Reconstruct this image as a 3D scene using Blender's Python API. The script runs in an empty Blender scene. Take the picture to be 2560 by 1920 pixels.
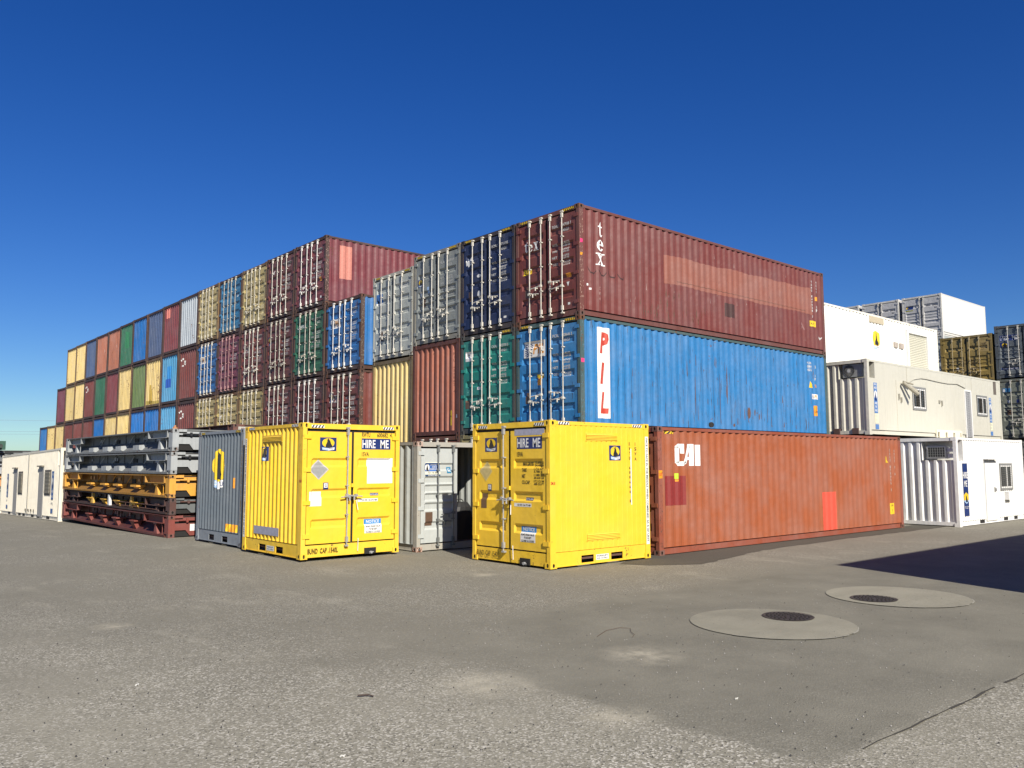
import bpy, bmesh, math, random
from mathutils import Vector, Matrix
R = math.radians
random.seed(7)
sc = bpy.context.scene
col = sc.collection
# ------------------------------------------------------------------ camera (X runs along the long containers, Y across them)
TH, PITCH, ROLL, F = 0.71359, R(5.536), R(-0.125), 2066.6
cam = bpy.data.cameras.new('camera'); co = bpy.data.objects.new('camera', cam); col.objects.link(co)
cam.sensor_width = 36; cam.lens = 36 * F / 2560; cam.clip_end = 3000; cam.clip_start = .05
fh = Vector((math.sin(TH), math.cos(TH), 0)); rh = Vector((math.cos(TH), -math.sin(TH), 0))
fw = fh * math.cos(PITCH) + Vector((0, 0, math.sin(PITCH))); up = -fh * math.sin(PITCH) + Vector((0, 0, math.cos(PITCH)))
r2 = rh * math.cos(ROLL) + up * math.sin(ROLL); u2 = -rh * math.sin(ROLL) + up * math.cos(ROLL)
mw = Matrix((r2, u2, -fw)).transposed().to_4x4(); mw.translation = (0, 0, 2.048); co.matrix_world = mw
sc.camera = co
# ------------------------------------------------------------------ sky, sun, exposure
SEL = R(36); sh = Vector((.318, .948)).normalized()
world = bpy.data.worlds.new('World'); sc.world = world; world.use_nodes = True
wn = world.node_tree.nodes; sk = wn.new('ShaderNodeTexSky'); sk.sky_type = 'NISHITA'; sk.sun_disc = False
sk.sun_elevation = SEL; sk.sun_rotation = math.atan2(-sh.x, -sh.y)
sk.altitude = 0; sk.air_density = 1.0; sk.dust_density = .1; sk.ozone_density = 6
hs = wn.new('ShaderNodeHueSaturation'); hs.inputs['Saturation'].default_value = 1.255; hs.inputs['Hue'].default_value = .518; world.node_tree.links.new(sk.outputs[0], hs.inputs['Color']); tn = wn.new('ShaderNodeMix'); tn.data_type = 'RGBA'; tn.blend_type = 'MULTIPLY'; tn.inputs[0].default_value = 1; tn.inputs[7].default_value = (.66, .79, .84, 1); world.node_tree.links.new(hs.outputs[0], tn.inputs[6]); world.node_tree.links.new(tn.outputs[2], wn['Background'].inputs[0]); wn['Background'].inputs[1].default_value = .075
sl = bpy.data.lights.new('sun', 'SUN'); so = bpy.data.objects.new('sun', sl); col.objects.link(so)
sl.energy = 5.0; sl.angle = R(.53); sl.color = (1, .94, .83)
sd = Vector((sh.x * math.cos(SEL), sh.y * math.cos(SEL), -math.sin(SEL)))
so.rotation_euler = sd.to_track_quat('-Z', 'Y').to_euler(); so.location = (-10, -20, 30)
sc.view_settings.view_transform = 'Standard'; sc.view_settings.look = 'None'
sc.view_settings.exposure = .56; sc.view_settings.gamma = 1
sc.cycles.max_bounces = 6; sc.cycles.diffuse_bounces = 3; sc.cycles.transparent_max_bounces = 6

# ------------------------------------------------------------------ materials
MATS = {}
def nt(name):
    m = bpy.data.materials.new(name); m.use_nodes = True; n = m.node_tree
    return m, n, n.nodes, n.links, n.nodes['Principled BSDF']
def mixc(n, l, fac, a, b, mode='MIX'):
    x = n.new('ShaderNodeMix'); x.data_type = 'RGBA'; x.blend_type = mode
    if isinstance(fac, float): x.inputs[0].default_value = fac
    else: l.new(fac, x.inputs[0])
    for s, v in ((6, a), (7, b)):
        if isinstance(v, tuple): x.inputs[s].default_value = (*v, 1)
        else: l.new(v, x.inputs[s])
    return x.outputs[2]
def ramp(n, l, src, lo, hi, a=0., b=1.):
    x = n.new('ShaderNodeMapRange'); l.new(src, x.inputs[0])
    for i, v in enumerate((lo, hi, a, b)): x.inputs[i + 1].default_value = v
    return x.outputs[0]
def mul(n, l, a, b, op='MULTIPLY'):
    x = n.new('ShaderNodeMath'); x.operation = op; x.use_clamp = True
    for i, v in enumerate((a, b)):
        if isinstance(v, (int, float)): x.inputs[i].default_value = v
        else: l.new(v, x.inputs[i])
    return x.outputs[0]
def noise(n, l, vec, scale, det=4, rough=.6):
    x = n.new('ShaderNodeTexNoise'); x.inputs['Scale'].default_value = scale; x.inputs['Detail'].default_value = det
    x.inputs['Roughness'].default_value = rough; l.new(vec, x.inputs['Vector']); return x.outputs[0]
def scaled(n, l, vec, s):
    x = n.new('ShaderNodeMapping'); x.inputs['Scale'].default_value = s; l.new(vec, x.inputs['Vector']); return x.outputs[0]
def coords(n, l, rnd=True):
    tc = n.new('ShaderNodeTexCoord')
    if not rnd: return tc.outputs['Object']
    oi = n.new('ShaderNodeObjectInfo'); a = n.new('ShaderNodeVectorMath'); a.operation = 'SCALE'
    cx = n.new('ShaderNodeCombineXYZ')
    for i in range(3): l.new(oi.outputs['Random'], cx.inputs[i])
    l.new(cx.outputs[0], a.inputs[0]); a.inputs['Scale'].default_value = 37.
    b = n.new('ShaderNodeVectorMath'); b.operation = 'ADD'; l.new(tc.outputs['Object'], b.inputs[0]); l.new(a.outputs[0], b.inputs[1])
    return b.outputs[0]
def paint(c, rust=.3, streak=.3, fade=.25, rough=.5, scr=0., metal=0.):
    key = ('p', c, rust, streak, fade, rough, scr, metal)
    if key in MATS: return MATS[key]
    m, t, n, l, P = nt('painted_steel'); v = coords(n, l)
    lum = sum(c) / 3; fd = tuple(min(1, x * .72 + lum * .22 + .045) for x in c)
    f = ramp(n, l, noise(n, l, v, 1.1, 5), .38, .68)
    base = mixc(n, l, mul(n, l, f, fade * 1.6), c, fd)
    if streak:
        s = ramp(n, l, noise(n, l, scaled(n, l, v, (5, 5, .28)), 2.2, 5, .65), .47, .72)
        base = mixc(n, l, mul(n, l, s, streak), base, tuple(x * .45 + .012 for x in c))
    fine = noise(n, l, v, 11, 8, .72)
    if scr:
        q = ramp(n, l, noise(n, l, scaled(n, l, v, (20, 20, .8)), 1.6, 6, .7), .665 - .04 * scr, .69 - .04 * scr)
        base = mixc(n, l, q, base, (.035, .03, .03))
    if rust:
        g = ramp(n, l, noise(n, l, scaled(n, l, v, (1, 1, .6)), 1.7, 3), .35, .75, .0, .16 + .1 * rust)
        r_ = mul(n, l, fine, g, 'ADD')
        k = ramp(n, l, r_, .80 - .14 * rust, .83 - .14 * rust)
        rc = mixc(n, l, noise(n, l, v, 40, 3), (.055, .022, .012), (.19, .085, .045))
        base = mixc(n, l, k, base, rc)
        rr = ramp(n, l, k, 0, 1, rough, .85); l.new(rr, P.inputs['Roughness'])
    else: P.inputs['Roughness'].default_value = rough
    l.new(base, P.inputs['Base Color']); P.inputs['Metallic'].default_value = metal
    P.inputs['Specular IOR Level'].default_value = .35
    bp = n.new('ShaderNodeBump'); bp.inputs['Strength'].default_value = .5; bp.inputs['Distance'].default_value = .045
    h = mul(n, l, noise(n, l, v, 2.3, 2), mul(n, l, fine, .06), 'ADD'); l.new(h, bp.inputs['Height']); l.new(bp.outputs[0], P.inputs['Normal'])
    MATS[key] = m; return m
def plain(c, rough=.6, metal=0., var=.25):
    key = ('f', c, rough, metal, var)
    if key in MATS: return MATS[key]
    m, t, n, l, P = nt('surface'); v = coords(n, l)
    l.new(mixc(n, l, ramp(n, l, noise(n, l, v, 14, 6), .3, .75), c, tuple(x * (1 - var) for x in c)), P.inputs['Base Color'])
    P.inputs['Roughness'].default_value = rough; P.inputs['Metallic'].default_value = metal
    MATS[key] = m; return m
DARK = plain((.012, .011, .01), .8)
BLACK = plain((.02, .02, .022), .5); WHITE = plain((.72, .71, .68), .5, 0, .12); LETW = plain((.62, .61, .58), .55, 0, .35)
NAVY = plain((.012, .03, .14), .45); YEL = plain((.78, .52, .02), .5); RUB = plain((.018, .016, .014), .75)
GALV = plain((.42, .42, .41), .45, .3, .35); BARW = plain((.60, .57, .50), .5, 0, .4); SKYB = plain((.02, .22, .55), .5)
ORG = plain((.75, .30, .02), .5); REDL = plain((.52, .05, .03), .5); GLASS = plain((.035, .04, .045), .12); ALU = plain((.55, .55, .54), .4, .2)
PALEB = plain((.35, .5, .72), .5); RUSTM = paint((.10, .045, .028), .8, .4, .4, .8); PINK = plain((.8, .05, .2), .6)
BEIGE = plain((.45, .38, .22), .6); BROWNP = plain((.12, .07, .045), .5); SILV = plain((.42, .41, .50), .35, .2, .3)

# ------------------------------------------------------------------ mesh builder
class B:
    def __init__(s): s.v = []; s.f = []; s.m = []
    def add(s, vs, fs, mi=0):
        k = len(s.v); s.v += [tuple(p) for p in vs]; s.f += [tuple(i + k for i in f) for f in fs]; s.m += [mi] * len(fs)
    def box(s, x0, y0, z0, x1, y1, z1, mi=0):
        s.add([(x0, y0, z0), (x1, y0, z0), (x1, y1, z0), (x0, y1, z0), (x0, y0, z1), (x1, y0, z1), (x1, y1, z1), (x0, y1, z1)],
              [(0, 3, 2, 1), (4, 5, 6, 7), (0, 1, 5, 4), (1, 2, 6, 5), (2, 3, 7, 6), (3, 0, 4, 7)], mi)
    def cyl(s, p, q, r, n=8, mi=0, r1=None):
        p, q = Vector(p), Vector(q); d = (q - p).normalized(); a = d.orthogonal().normalized(); b = d.cross(a); r1 = r if r1 is None else r1
        vs = [c + (a * math.cos(t) + b * math.sin(t)) * rr for c, rr in ((p, r), (q, r1)) for t in [2 * math.pi * i / n for i in range(n)]]
        s.add(vs, [(i, (i + 1) % n, n + (i + 1) % n, n + i) for i in range(n)] + [tuple(range(n))[::-1], tuple(range(n, 2 * n))], mi)
    def hf(s, mp, ss, zs, dep, mi=0):
        k = len(s.v); w = len(ss)
        for z in zs:
            for x in ss: s.v.append(tuple(mp(x, z, dep(x, z))))
        for j in range(len(zs) - 1):
            for i in range(w - 1):
                a = k + j * w + i; s.f.append((a, a + 1, a + w + 1, a + w)); s.m.append(mi)
    def prism(s, pts, mp, d0, d1, mi=0):
        n = len(pts); s.add([mp(x, z, d0) for x, z in pts] + [mp(x, z, d1) for x, z in pts],
                            [tuple(range(n))[::-1], tuple(range(n, 2 * n))] + [(i, (i + 1) % n, n + (i + 1) % n, n + i) for i in range(n)], mi)
    def mesh(s, name='m'):
        me = bpy.data.meshes.new(name); me.from_pydata(s.v, [], s.f)
        if any(s.m): me.polygons.foreach_set('material_index', s.m)
        me.update(); return me
def obj(name, me, mats, parent=None):
    if isinstance(me, B): me = me.mesh(name)
    if not isinstance(mats, (list, tuple)): mats = [mats]
    while len(me.materials) < len(mats): me.materials.append(mats[len(me.materials)])
    o = bpy.data.objects.new(name, me); col.objects.link(o); o.parent = parent
    for i, m in enumerate(mats): o.material_slots[i].link = 'OBJECT'; o.material_slots[i].material = m
    return o
def root(name, loc, label, cat, group=None, rot=(0, 0, 0)):
    o = bpy.data.objects.new(name, None); col.objects.link(o); o.location = loc; o.rotation_euler = rot
    o.empty_display_size = .2; o['label'] = label; o['category'] = cat
    if group: o['group'] = group
    return o
def tag(o, label, cat, group=None):
    o['label'] = label; o['category'] = cat
    if group: o['group'] = group
    return o
CACHE = {}
def cached(key, fn):
    if key not in CACHE: CACHE[key] = fn().mesh(str(key[0]))
    return CACHE[key]

# ------------------------------------------------------------------ text and flat markings that follow the wall they sit on
TXT = {}
def text2d(s, off=.02):
    key = (s, off)
    if key in TXT: return TXT[key]
    cu = bpy.data.curves.new('t', 'FONT'); cu.body = s; cu.resolution_u = 2; cu.offset = off
    o = bpy.data.objects.new('t', cu); col.objects.link(o)
    me = bpy.data.meshes.new_from_object(o.evaluated_get(bpy.context.evaluated_depsgraph_get()))
    vs = [(v.co.x, v.co.y) for v in me.vertices]; fs = [tuple(p.vertices) for p in me.polygons]
    bpy.data.objects.remove(o); bpy.data.curves.remove(cu); bpy.data.meshes.remove(me)
    if not vs: TXT[key] = ([], []); return TXT[key]
    x0 = min(v[0] for v in vs); x1 = max(v[0] for v in vs); y0 = min(v[1] for v in vs); y1 = max(v[1] for v in vs)
    TXT[key] = ([((x - x0) / (x1 - x0), (y - y0) / max(y1 - y0, 1e-6)) for x, y in vs], fs); return TXT[key]
def ell(cx, cz, rx, rz, n=20, a0=0, a1=360):
    return [(cx + rx * math.cos(R(a0 + (a1 - a0) * i / (n if a1 - a0 == 360 else n - 1))), cz + rz * math.sin(R(a0 + (a1 - a0) * i / (n if a1 - a0 == 360 else n - 1)))) for i in range(n)]
class D:
    """flat marks in wall coordinates: s to the right, z up, layer outwards"""
    def __init__(s): s.p = []; s.mats = []; s.cur = None
    def G(s, g=None): s.cur = g; return s
    def mi(s, m):
        if m not in s.mats: s.mats.append(m)
        return s.mats.index(m)
    def poly(s, pts, m, ly=1): s.p.append((list(pts), [tuple(range(len(pts)))], s.mi(m), ly, s.cur)); return s
    def rect(s, x0, z0, x1, z1, m, ly=1): return s.poly([(x0, z0), (x1, z0), (x1, z1), (x0, z1)], m, ly)
    def text(s, t, x0, z0, x1, z1, m, ly=2, slant=0, off=.02):
        v, f = text2d(t, off)
        if v: s.p.append(([(x0 + a * (x1 - x0) + slant * b * (z1 - z0), z0 + b * (z1 - z0)) for a, b in v], f, s.mi(m), ly, s.cur))
        return s
    def vtext(s, t, x, ztop, w, h, gap, m, ly=2):
        z = ztop
        for ch in t:
            if ch != ' ':
                ww = w * (.3 if ch in '1I' else 1); s.text(ch, x - ww / 2, z - h, x + ww / 2, z, m, ly)
            z -= h + gap
        return s
    def down(s, t, x0, x1, ztop, zbot, m, ly=2):
        v, f = text2d(t)
        s.p.append(([(x1 - b * (x1 - x0) if 0 else x0 + b * (x1 - x0), ztop - a * (ztop - zbot)) for a, b in v], f, s.mi(m), ly, s.cur)); return s
    def emblem(s, x0, z0, x1, z1, back=True, full=True):
        """howling wolf before a yellow moon over a blue and white block"""
        w, h = x1 - x0, z1 - z0; T = lambda pts: [(x0 + a * w, z0 + b * h) for a, b in pts]; old = s.cur; s.cur = 'emblem'
        if back: s.rect(x0, z0, x1, z1, NAVY, 1)
        s.poly(T(ell(.5, .6, .37 if back else .46, .34 if back else .4)), YEL, 2)
        s.poly(T([(.34, .28), (.72, .25), (.74, .40), (.66, .55), (.63, .70), (.56, .84), (.49, .95), (.47, .86), (.42, .84), (.44, .74), (.41, .60), (.35, .45)]), BLACK, 3)
        s.poly(T([(.12, .28), (.5, .21), (.5, .03), (.14, .10)]), PALEB, 4); s.poly(T([(.5, .21), (.88, .28), (.86, .10), (.5, .03)]), WHITE, 4)
        if full: s.text('ROYAL', *T([(.22, .12)])[0], *T([(.48, .22)])[0], WHITE, 5); s.text('WOLF', *T([(.53, .12)])[0], *T([(.8, .22)])[0], NAVY, 5)
        s.cur = old; return s
    def build(s, name, parent, mp, dep=lambda x, z: 0., bx=(), bz=(), eps=.0015):
        o = None
        for g in list(dict.fromkeys(p[4] for p in s.p)): o = s.part(g or name, g, parent, mp, dep, bx, bz, eps)
        return o
    def part(s, name, grp, parent, mp, dep, bx, bz, eps):
        out = B(); used = sorted(set(p[2] for p in s.p if p[4] == grp))
        for pts, fs, mi, ly, g_ in s.p:
            if g_ != grp: continue
            xs = [p[0] for p in pts]; zs = [p[1] for p in pts]
            cx = [b for b in bx if min(xs) + 1e-4 < b < max(xs) - 1e-4]; cz = [b for b in bz if min(zs) + 1e-4 < b < max(zs) - 1e-4]
            if cx or cz:
                bm = bmesh.new(); vv = [bm.verts.new((x, 0, z)) for x, z in pts]
                for f in fs:
                    try: bm.faces.new([vv[i] for i in f])
                    except ValueError: pass
                for b in cx: bmesh.ops.bisect_plane(bm, geom=bm.verts[:] + bm.edges[:] + bm.faces[:], plane_co=(b, 0, 0), plane_no=(1, 0, 0))
                for b in cz: bmesh.ops.bisect_plane(bm, geom=bm.verts[:] + bm.edges[:] + bm.faces[:], plane_co=(0, 0, b), plane_no=(0, 0, 1))
                bm.verts.index_update(); pts = [(v.co.x, v.co.z) for v in bm.verts]; fs = [tuple(v.index for v in f.verts) for f in bm.faces]; bm.free()
            out.add([mp(x, z, dep(x, z) + eps * (ly + .6)) for x, z in pts], fs, used.index(mi))
        return obj(name, out, [s.mats[i] for i in used], parent)

# ------------------------------------------------------------------ containers: local X = length, doors (or blind end) at X=0
W = 2.438; HC = 2.896; SD = 2.591
def side_prof(L, pitch=.278, a=.072, b=.068, dep=.036, m0=.16):
    """corrugation break points and depth function between the posts"""
    n = max(1, round((L - 2 * m0 - a) / pitch)); p = (L - 2 * m0 - a) / n; k = p / pitch; a, b = a * k, b * k; i_ = p - a - 2 * b
    xs = [m0]
    for j in range(n): x = m0 + j * p; xs += [x + a, x + a + b, x + a + b + i_, x + a + 2 * b + i_]
    xs.append(L - m0); xs = sorted(set(round(x, 5) for x in xs))
    def d(s, z=0):
        if s <= m0 or s >= L - m0: return 0.
        t = (s - m0) % p
        if t <= a: return 0.
        if t < a + b: return -dep * (t - a) / b
        if t <= a + b + i_: return -dep
        return -dep * (1 - (t - a - b - i_) / b)
    return xs, d
PROF = {'side': dict(), 'deep': dict(pitch=.2, a=.05, b=.035, dep=.04, m0=.17), 'end': dict(pitch=.25, a=.075, b=.042, dep=.055, m0=.12), 'office': dict(pitch=.2, a=.08, b=.03, dep=.046), 'flat': dict(pitch=.6, a=.5, b=.02, dep=.004),
        'fine': dict(pitch=.148, a=.09, b=.012, dep=.012, m0=.17)}
RIBS = {'hc': [.16, .33, .5, .67, .84], 'sd': [.17, .34, .5, .67, .84], 'dg': [.175, .445, .72], 'mid': [.12, .3, .40, .48, .56, .78], 'gr': [.16, .33, .52, .70, .86], 'open': [.18, .38, .48, .57, .66, .8]}
def maps(L):
    return {'right': lambda s, z, d: (s, .008 - d, z), 'left': lambda s, z, d: (L - s, W - .008 + d, z),
            'door': lambda s, z, d: (.018 - d, W - s, z), 'front': lambda s, z, d: (.03 - d, W - s, z), 'back': lambda s, z, d: (L - .02 + d, s, z),
            'postR': lambda s, z, d: (s, -d, z), 'postL': lambda s, z, d: (L - s, W + d, z), 'postD': lambda s, z, d: (-d, W - s, z)}
def door_prof(w, z0, z1, ribs, mg=.1, dep=.036):
    zs = [z0]; bands = []
    hgt = .055
    for f in ribs: c = z0 + f * (z1 - z0); bands.append((c - hgt - .045, c - hgt, c + hgt, c + hgt + .045)); zs += list(bands[-1])
    zs.append(z1)
    def d(s, z):
        k = 0.
        for a, b, c, e in bands:
            if a < z < e: k = (z - a) / (b - a) if z < b else 1. if z <= c else (e - z) / (e - c)
        q = 0. if s <= mg or s >= w - mg else min(1, (s - mg) / .04, (w - mg - s) / .04)
        return -dep * k * q
    return [0, mg, mg + .04, w - mg - .04, w - mg, w], zs, d
def cast_mesh(sx, sy):
    b = B(); X, Y, Z = .178, .162, .118
    def face(mp, w, hgt, rx, rz):
        n = 12; out = []
        for i in range(n):
            t = 2 * math.pi * (i + .5) / n; c, s_ = math.cos(t), math.sin(t); k = 1 / max(abs(c), abs(s_))
            out.append((w / 2 + c * k * w / 2, hgt / 2 + s_ * k * hgt / 2))
        out = [(min(w, max(0, x if abs(x - w) > .03 and x > .03 else round(x / w) * w if abs(abs(x - w / 2) - w / 2) < .012 else x)), z) for x, z in out]
        inn = ell(w / 2, hgt / 2, rx, rz, n, 15, 375)
        k = len(b.v); b.v += [mp(x, z, 0) for x, z in out] + [mp(x, z, 0) for x, z in inn] + [mp(x, z, -.035) for x, z in inn]
        for i in range(n):
            j = (i + 1) % n; b.f += [(k + i, k + j, k + n + j, k + n + i), (k + n + i, k + n + j, k + 2 * n + j, k + 2 * n + i)]; b.m += [0, 1]
        b.f.append(tuple(k + 2 * n + i for i in range(n))); b.m.append(1)  # hole walls and back coloured dark for the shade inside
    e = .003
    fx = (lambda v: -e + v) if sx > 0 else (lambda v: e - v); fy = (lambda v: -e + v) if sy > 0 else (lambda v: e - v)
    face(lambda s, z, d: (fx(-d), fy(s), z), Y, Z, .028, .042); face(lambda s, z, d: (fx(s), fy(-d), z), X, Z, .03, .04)
    x0, x1 = sorted((fx(.002), fx(X))); y0, y1 = sorted((fy(.002), fy(Y)))
    b.add([(x0, y0, 0), (x1, y0, 0), (x1, y1, 0), (x0, y1, 0), (x0, y0, Z), (x1, y0, Z), (x1, y1, Z), (x0, y1, Z)], [(0, 3, 2, 1), (4, 5, 6, 7)])
    xi = fx(X); yi = fy(Y); b.add([(xi, fy(0), 0), (xi, yi, 0), (xi, yi, Z), (xi, fy(0), Z)], [(0, 1, 2, 3)]); b.add([(fx(0), yi, 0), (xi, yi, 0), (xi, yi, Z), (fx(0), yi, Z)], [(0, 1, 2, 3)])
    return b
def frame_mesh(L, H, end, rail, simple):
    b = B(); rz = .30 if rail == 'tall' else .165
    for x0, x1 in ((0, .15), (L - .15, L)):
        for y0, y1 in ((0, .10), (W - .10, W)): b.box(x0, y0, .118, x1, y1, H - .118)
    b.box(.012, .10, H - .125, .12, W - .10, H - .012); b.box(L - .12, .10, H - .12, L - .012, W - .10, H - .012)
    zt = .28 if rail == 'tall' else (.17 if end == 'doors' else .15)
    b.box(.02, .10, .03, .12, W - .10, zt); b.box(L - .1, .10, .03, L - .02, W - .10, .15)
    for y, s in ((0, 1), (W, -1)):
        q = lambda a, c: sorted((y + s * a, y + s * c))
        a = q(.002, .06); b.box(.15, a[0], H - .085, L - .15, a[1], H - .015)
        a = q(.045, .06)
        if rail == 'tall':
            c = L / 2; a = q(.02, .035)
            for x0, x1 in ((.15, c - .62), (c - .26, c + .26), (c + .62, L - .15)): b.box(x0, a[0], .03, x1, a[1], rz)
            for x0, x1 in ((c - .62, c - .26), (c + .26, c + .62)): b.box(x0, a[0], .03, x1, a[1], .055); b.box(x0, a[0], .20, x1, a[1], rz)
            a = q(.26, .28); b.box(c - .7, a[0], .03, c + .7, a[1], .22, 1)
        else: b.box(.15, a[0], .035, L - .15, a[1], rz)
        a = q(.006, .06); b.box(.15, a[0], .02, L - .15, a[1], .035)
    if simple:
        for x0 in (0, L - .178):
            for y0 in (0, W - .162):
                for z0 in (0, H - .118): b.box(x0 - .003, y0 - .003, z0, x0 + .181, y0 + .165, z0 + .118)
    return b
def wall_mesh(L, H, prof, side, rail):
    b = B(); xs, d = side_prof(L, **PROF[prof]); mp = maps(L)[side]; z0 = .31 if rail == 'tall' else .172
    xs = sorted(set([.148] + xs + [L - .148])); b.hf(mp, xs, [z0, H - .075], d)
    b.add([mp(.148, z0, -.05), mp(L - .148, z0, -.05), mp(L - .148, z0, 0), mp(.148, z0, 0)], [(0, 1, 2, 3)]); return b
def bar_mesh(s, z0, z1, galv=False):
    b = B(); x = -.035; y = W - s; r = .015
    b.cyl((x, y, z0 - .08), (x, y, z1 + .06), r, 8)
    for z in (z1 - .09, z0 + .0): b.box(x - .022, y - .028, z, x + .03, y + .028, z + .12)
    for z in (z1 + .05, z0 - .09): b.box(x - .02, y - .04, z, x + .05, y + .04, z + .035)
    for f in (.24, .5, .76): z = z0 + f * (z1 - z0); b.box(x - .02, y - .032, z, x + .05, y + .032, z + .025)
    return b
def handle_mesh(s, z, sg):
    b = B(); y = W - s; x = -.07
    b.box(x - .012, y - .03, z - .03, x + .05, y + .03, z + .03); b.cyl((x, y, z), (x, y - sg * .38, z - .035), .014, 6)
    b.box(x - .005, y - sg * .2 - .025, z - .045, x + .09, y - sg * .2 + .025, z - .012); b.cyl((x - .01, y - sg * .17, z - .01), (x - .01, y - sg * .17, z - .11), .018, 6); return b
def door_mesh(k, H, ribs, zt, w=1.07):
    b = B(); z0, z1 = zt + .03, H - (.185 if zt > .2 else .165); xs, zs, d = door_prof(w, z0, z1, RIBS[ribs]); s0 = .12 + k * (W / 2 - .12 + .025)
    mp = maps(1)['door']; b.hf(lambda s, z, dd: mp(s + s0, z, dd), xs, zs, d)
    sx = .03 if k == 0 else W - .03
    for i in range(4):
        z = z0 + .12 + i * (z1 - z0 - .28) / 3; a, c = (sx, sx + .17) if k == 0 else (sx - .17, sx)
        b.box(-.012, W - c, z, .03, W - a, z + .09)
    b.box(.06, W - s0 - w, z0, .08, W - s0, z1, 1); return b
def gasket_mesh(H, zt):
    b = B(); b.box(.058, .10, zt - .01, .059, W - .10, H - .12); return b
def front_mesh(H):
    b = B(); xs, d = side_prof(W, **PROF['end']); xs = sorted(set([.1] + xs + [W - .1])); b.hf(maps(1)['front'], xs, [.15, H - .12], d); return b
def back_mesh(L, H):
    b = B(); xs, d = side_prof(W, **PROF['end']); xs = sorted(set([.1] + xs + [W - .1])); b.hf(maps(L)['back'], xs, [.15, H - .12], d); return b
def roof_mesh(L, H):
    b = B(); n = int(L / .21); xs = [.1 + i * (L - .2) / (2 * n) for i in range(2 * n + 1)]
    for i in range(len(xs)): b.v += [(xs[i], .05, H - (.03 if i % 2 else .012)), (xs[i], W - .05, H - (.03 if i % 2 else .012))]
    b.f = [(2 * i, 2 * i + 2, 2 * i + 3, 2 * i + 1) for i in range(len(xs) - 1)]; b.m = [0] * len(b.f); return b
def floor_mesh(L):
    b = B(); b.box(.1, .06, .12, L - .05, W - .06, .16); return b
GROUND = lambda x, y: 0.
def container(name, loc, L, H, c, label, end='doors', cat='container', group=None, rot=None, prof='side', ribs='hc', rust=.4, streak=.35, fade=.3, scr=0.,
              framec=None, barc=None, rail='std', simple=False, handles=True, bars=(.47, .92), walls=('right', 'left'), castc=None, open_right=False, roof=True, rough=.5, grime=.6):
    v_or = rot == 'v'
    rt = root(name, (loc[0] + (W if v_or else 0), loc[1], loc[2]), label, cat, group, (0, loc[3] if len(loc) > 3 else 0, R(90) if v_or else 0))
    pm = paint(c, rust, streak, fade, rough, scr); fm = paint(framec or tuple(x * .55 + .01 for x in c), min(1, rust + .35), streak, fade, .6)
    o = obj('frame', cached(('frame', L, H, end, rail, simple), lambda: frame_mesh(L, H, end, rail, simple)), [fm, DARK], rt)
    for s in walls: obj('side_wall', cached(('wall', L, H, prof, s, rail), lambda: wall_mesh(L, H, prof, s, rail)), pm, rt)
    if roof: obj('roof', cached(('roof', L, H), lambda: roof_mesh(L, H)), pm, rt)
    obj('floor', cached(('floor', L), lambda: floor_mesh(L)), RUSTM, rt)
    if end != 'open_back': obj('end_wall', cached(('back', L, H), lambda: back_mesh(L, H)), pm, rt)
    if not simple:
        cm = castc or paint(framec or tuple(x * .4 + .02 for x in c), min(1.2, rust + .6), streak, fade, .7)
        for sx, px in ((1, 0), (-1, L)):
            for sy, py in ((1, 0), (-1, W)):
                me = cached(('cast', sx, sy), lambda: cast_mesh(sx, sy))
                for z in (0, H - .118): q = obj('corner_casting', me, [cm, DARK], rt); q.location = (px, py, z)
    zt = .28 if rail == 'tall' else .17
    if end == 'doors':
        if not open_right: obj('door_gasket', cached(('gasket', H, zt), lambda: gasket_mesh(H, zt)), RUB, rt)
        for k in (0, 1):
            if k == 1 and open_right:
                continue
            dr = obj('door', cached(('door', k, H, ribs, zt), lambda: door_mesh(k, H, ribs, zt)), [pm, pm], rt)
            for i, bb in enumerate(bars):
                if bb is None or (k == 1 and bars == (.95, None)): continue
                s = .12 + (bb if k == 0 else 1.124 + 1.07 - bb)
                obj('locking_bar', cached(('bar', round(s, 3), H, zt), lambda: bar_mesh(s, zt + .03, H - .16)), barc or BARW, dr)
                if handles:
                    sg = (1 if k == 0 else -1) * (1 if i == 0 else -1); z = zt + (.62 if H > 2.7 else .55) + .17 * i + .04 * k
                    obj('handle', cached(('handle', round(s, 3), round(z, 2), sg), lambda: handle_mesh(s, z, sg)), barc or BARW, dr)
    elif end == 'blind': obj('front_wall', cached(('front', H), lambda: front_mesh(H)), pm, rt)
    return rt
def on(rt, d, face, L, H, name='lettering', prof='side', ribs='hc', zt=.17):
    """put a set of marks on one face of a container"""
    mp = maps(L)[face]
    if face in ('right', 'left'): xs, dd = side_prof(L, **PROF[prof]); return d.build(name, rt, mp, dd, xs)
    if face == 'front': xs, dd = side_prof(W, **PROF['end']); return d.build(name, rt, mp, dd, xs)
    if face == 'door':
        xs, zs, d1 = door_prof(1.07, zt + .03, H - (.185 if zt > .2 else .165), RIBS[ribs]); sA, sB = .12, W / 2 + .025
        def dd(s, z): return d1(s - sA, z) if s < W / 2 else d1(s - sB, z)
        return d.build(name, rt, mp, dd, [x + a for a in (sA, sB) for x in xs], zs)
    return d.build(name, rt, mp)
def hazard(d, s0, s1, z0, z1, c=None, n=5):
    d.rect(s0, z0, s1, z1, c or YEL, 1); w = (s1 - s0) / n
    for i in range(n): x = s0 + i * w; d.poly([(x, z0), (x + w * .45, z0), (x + w * .95, z1), (x + w * .5, z1)], BLACK, 2)
    return d
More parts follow.
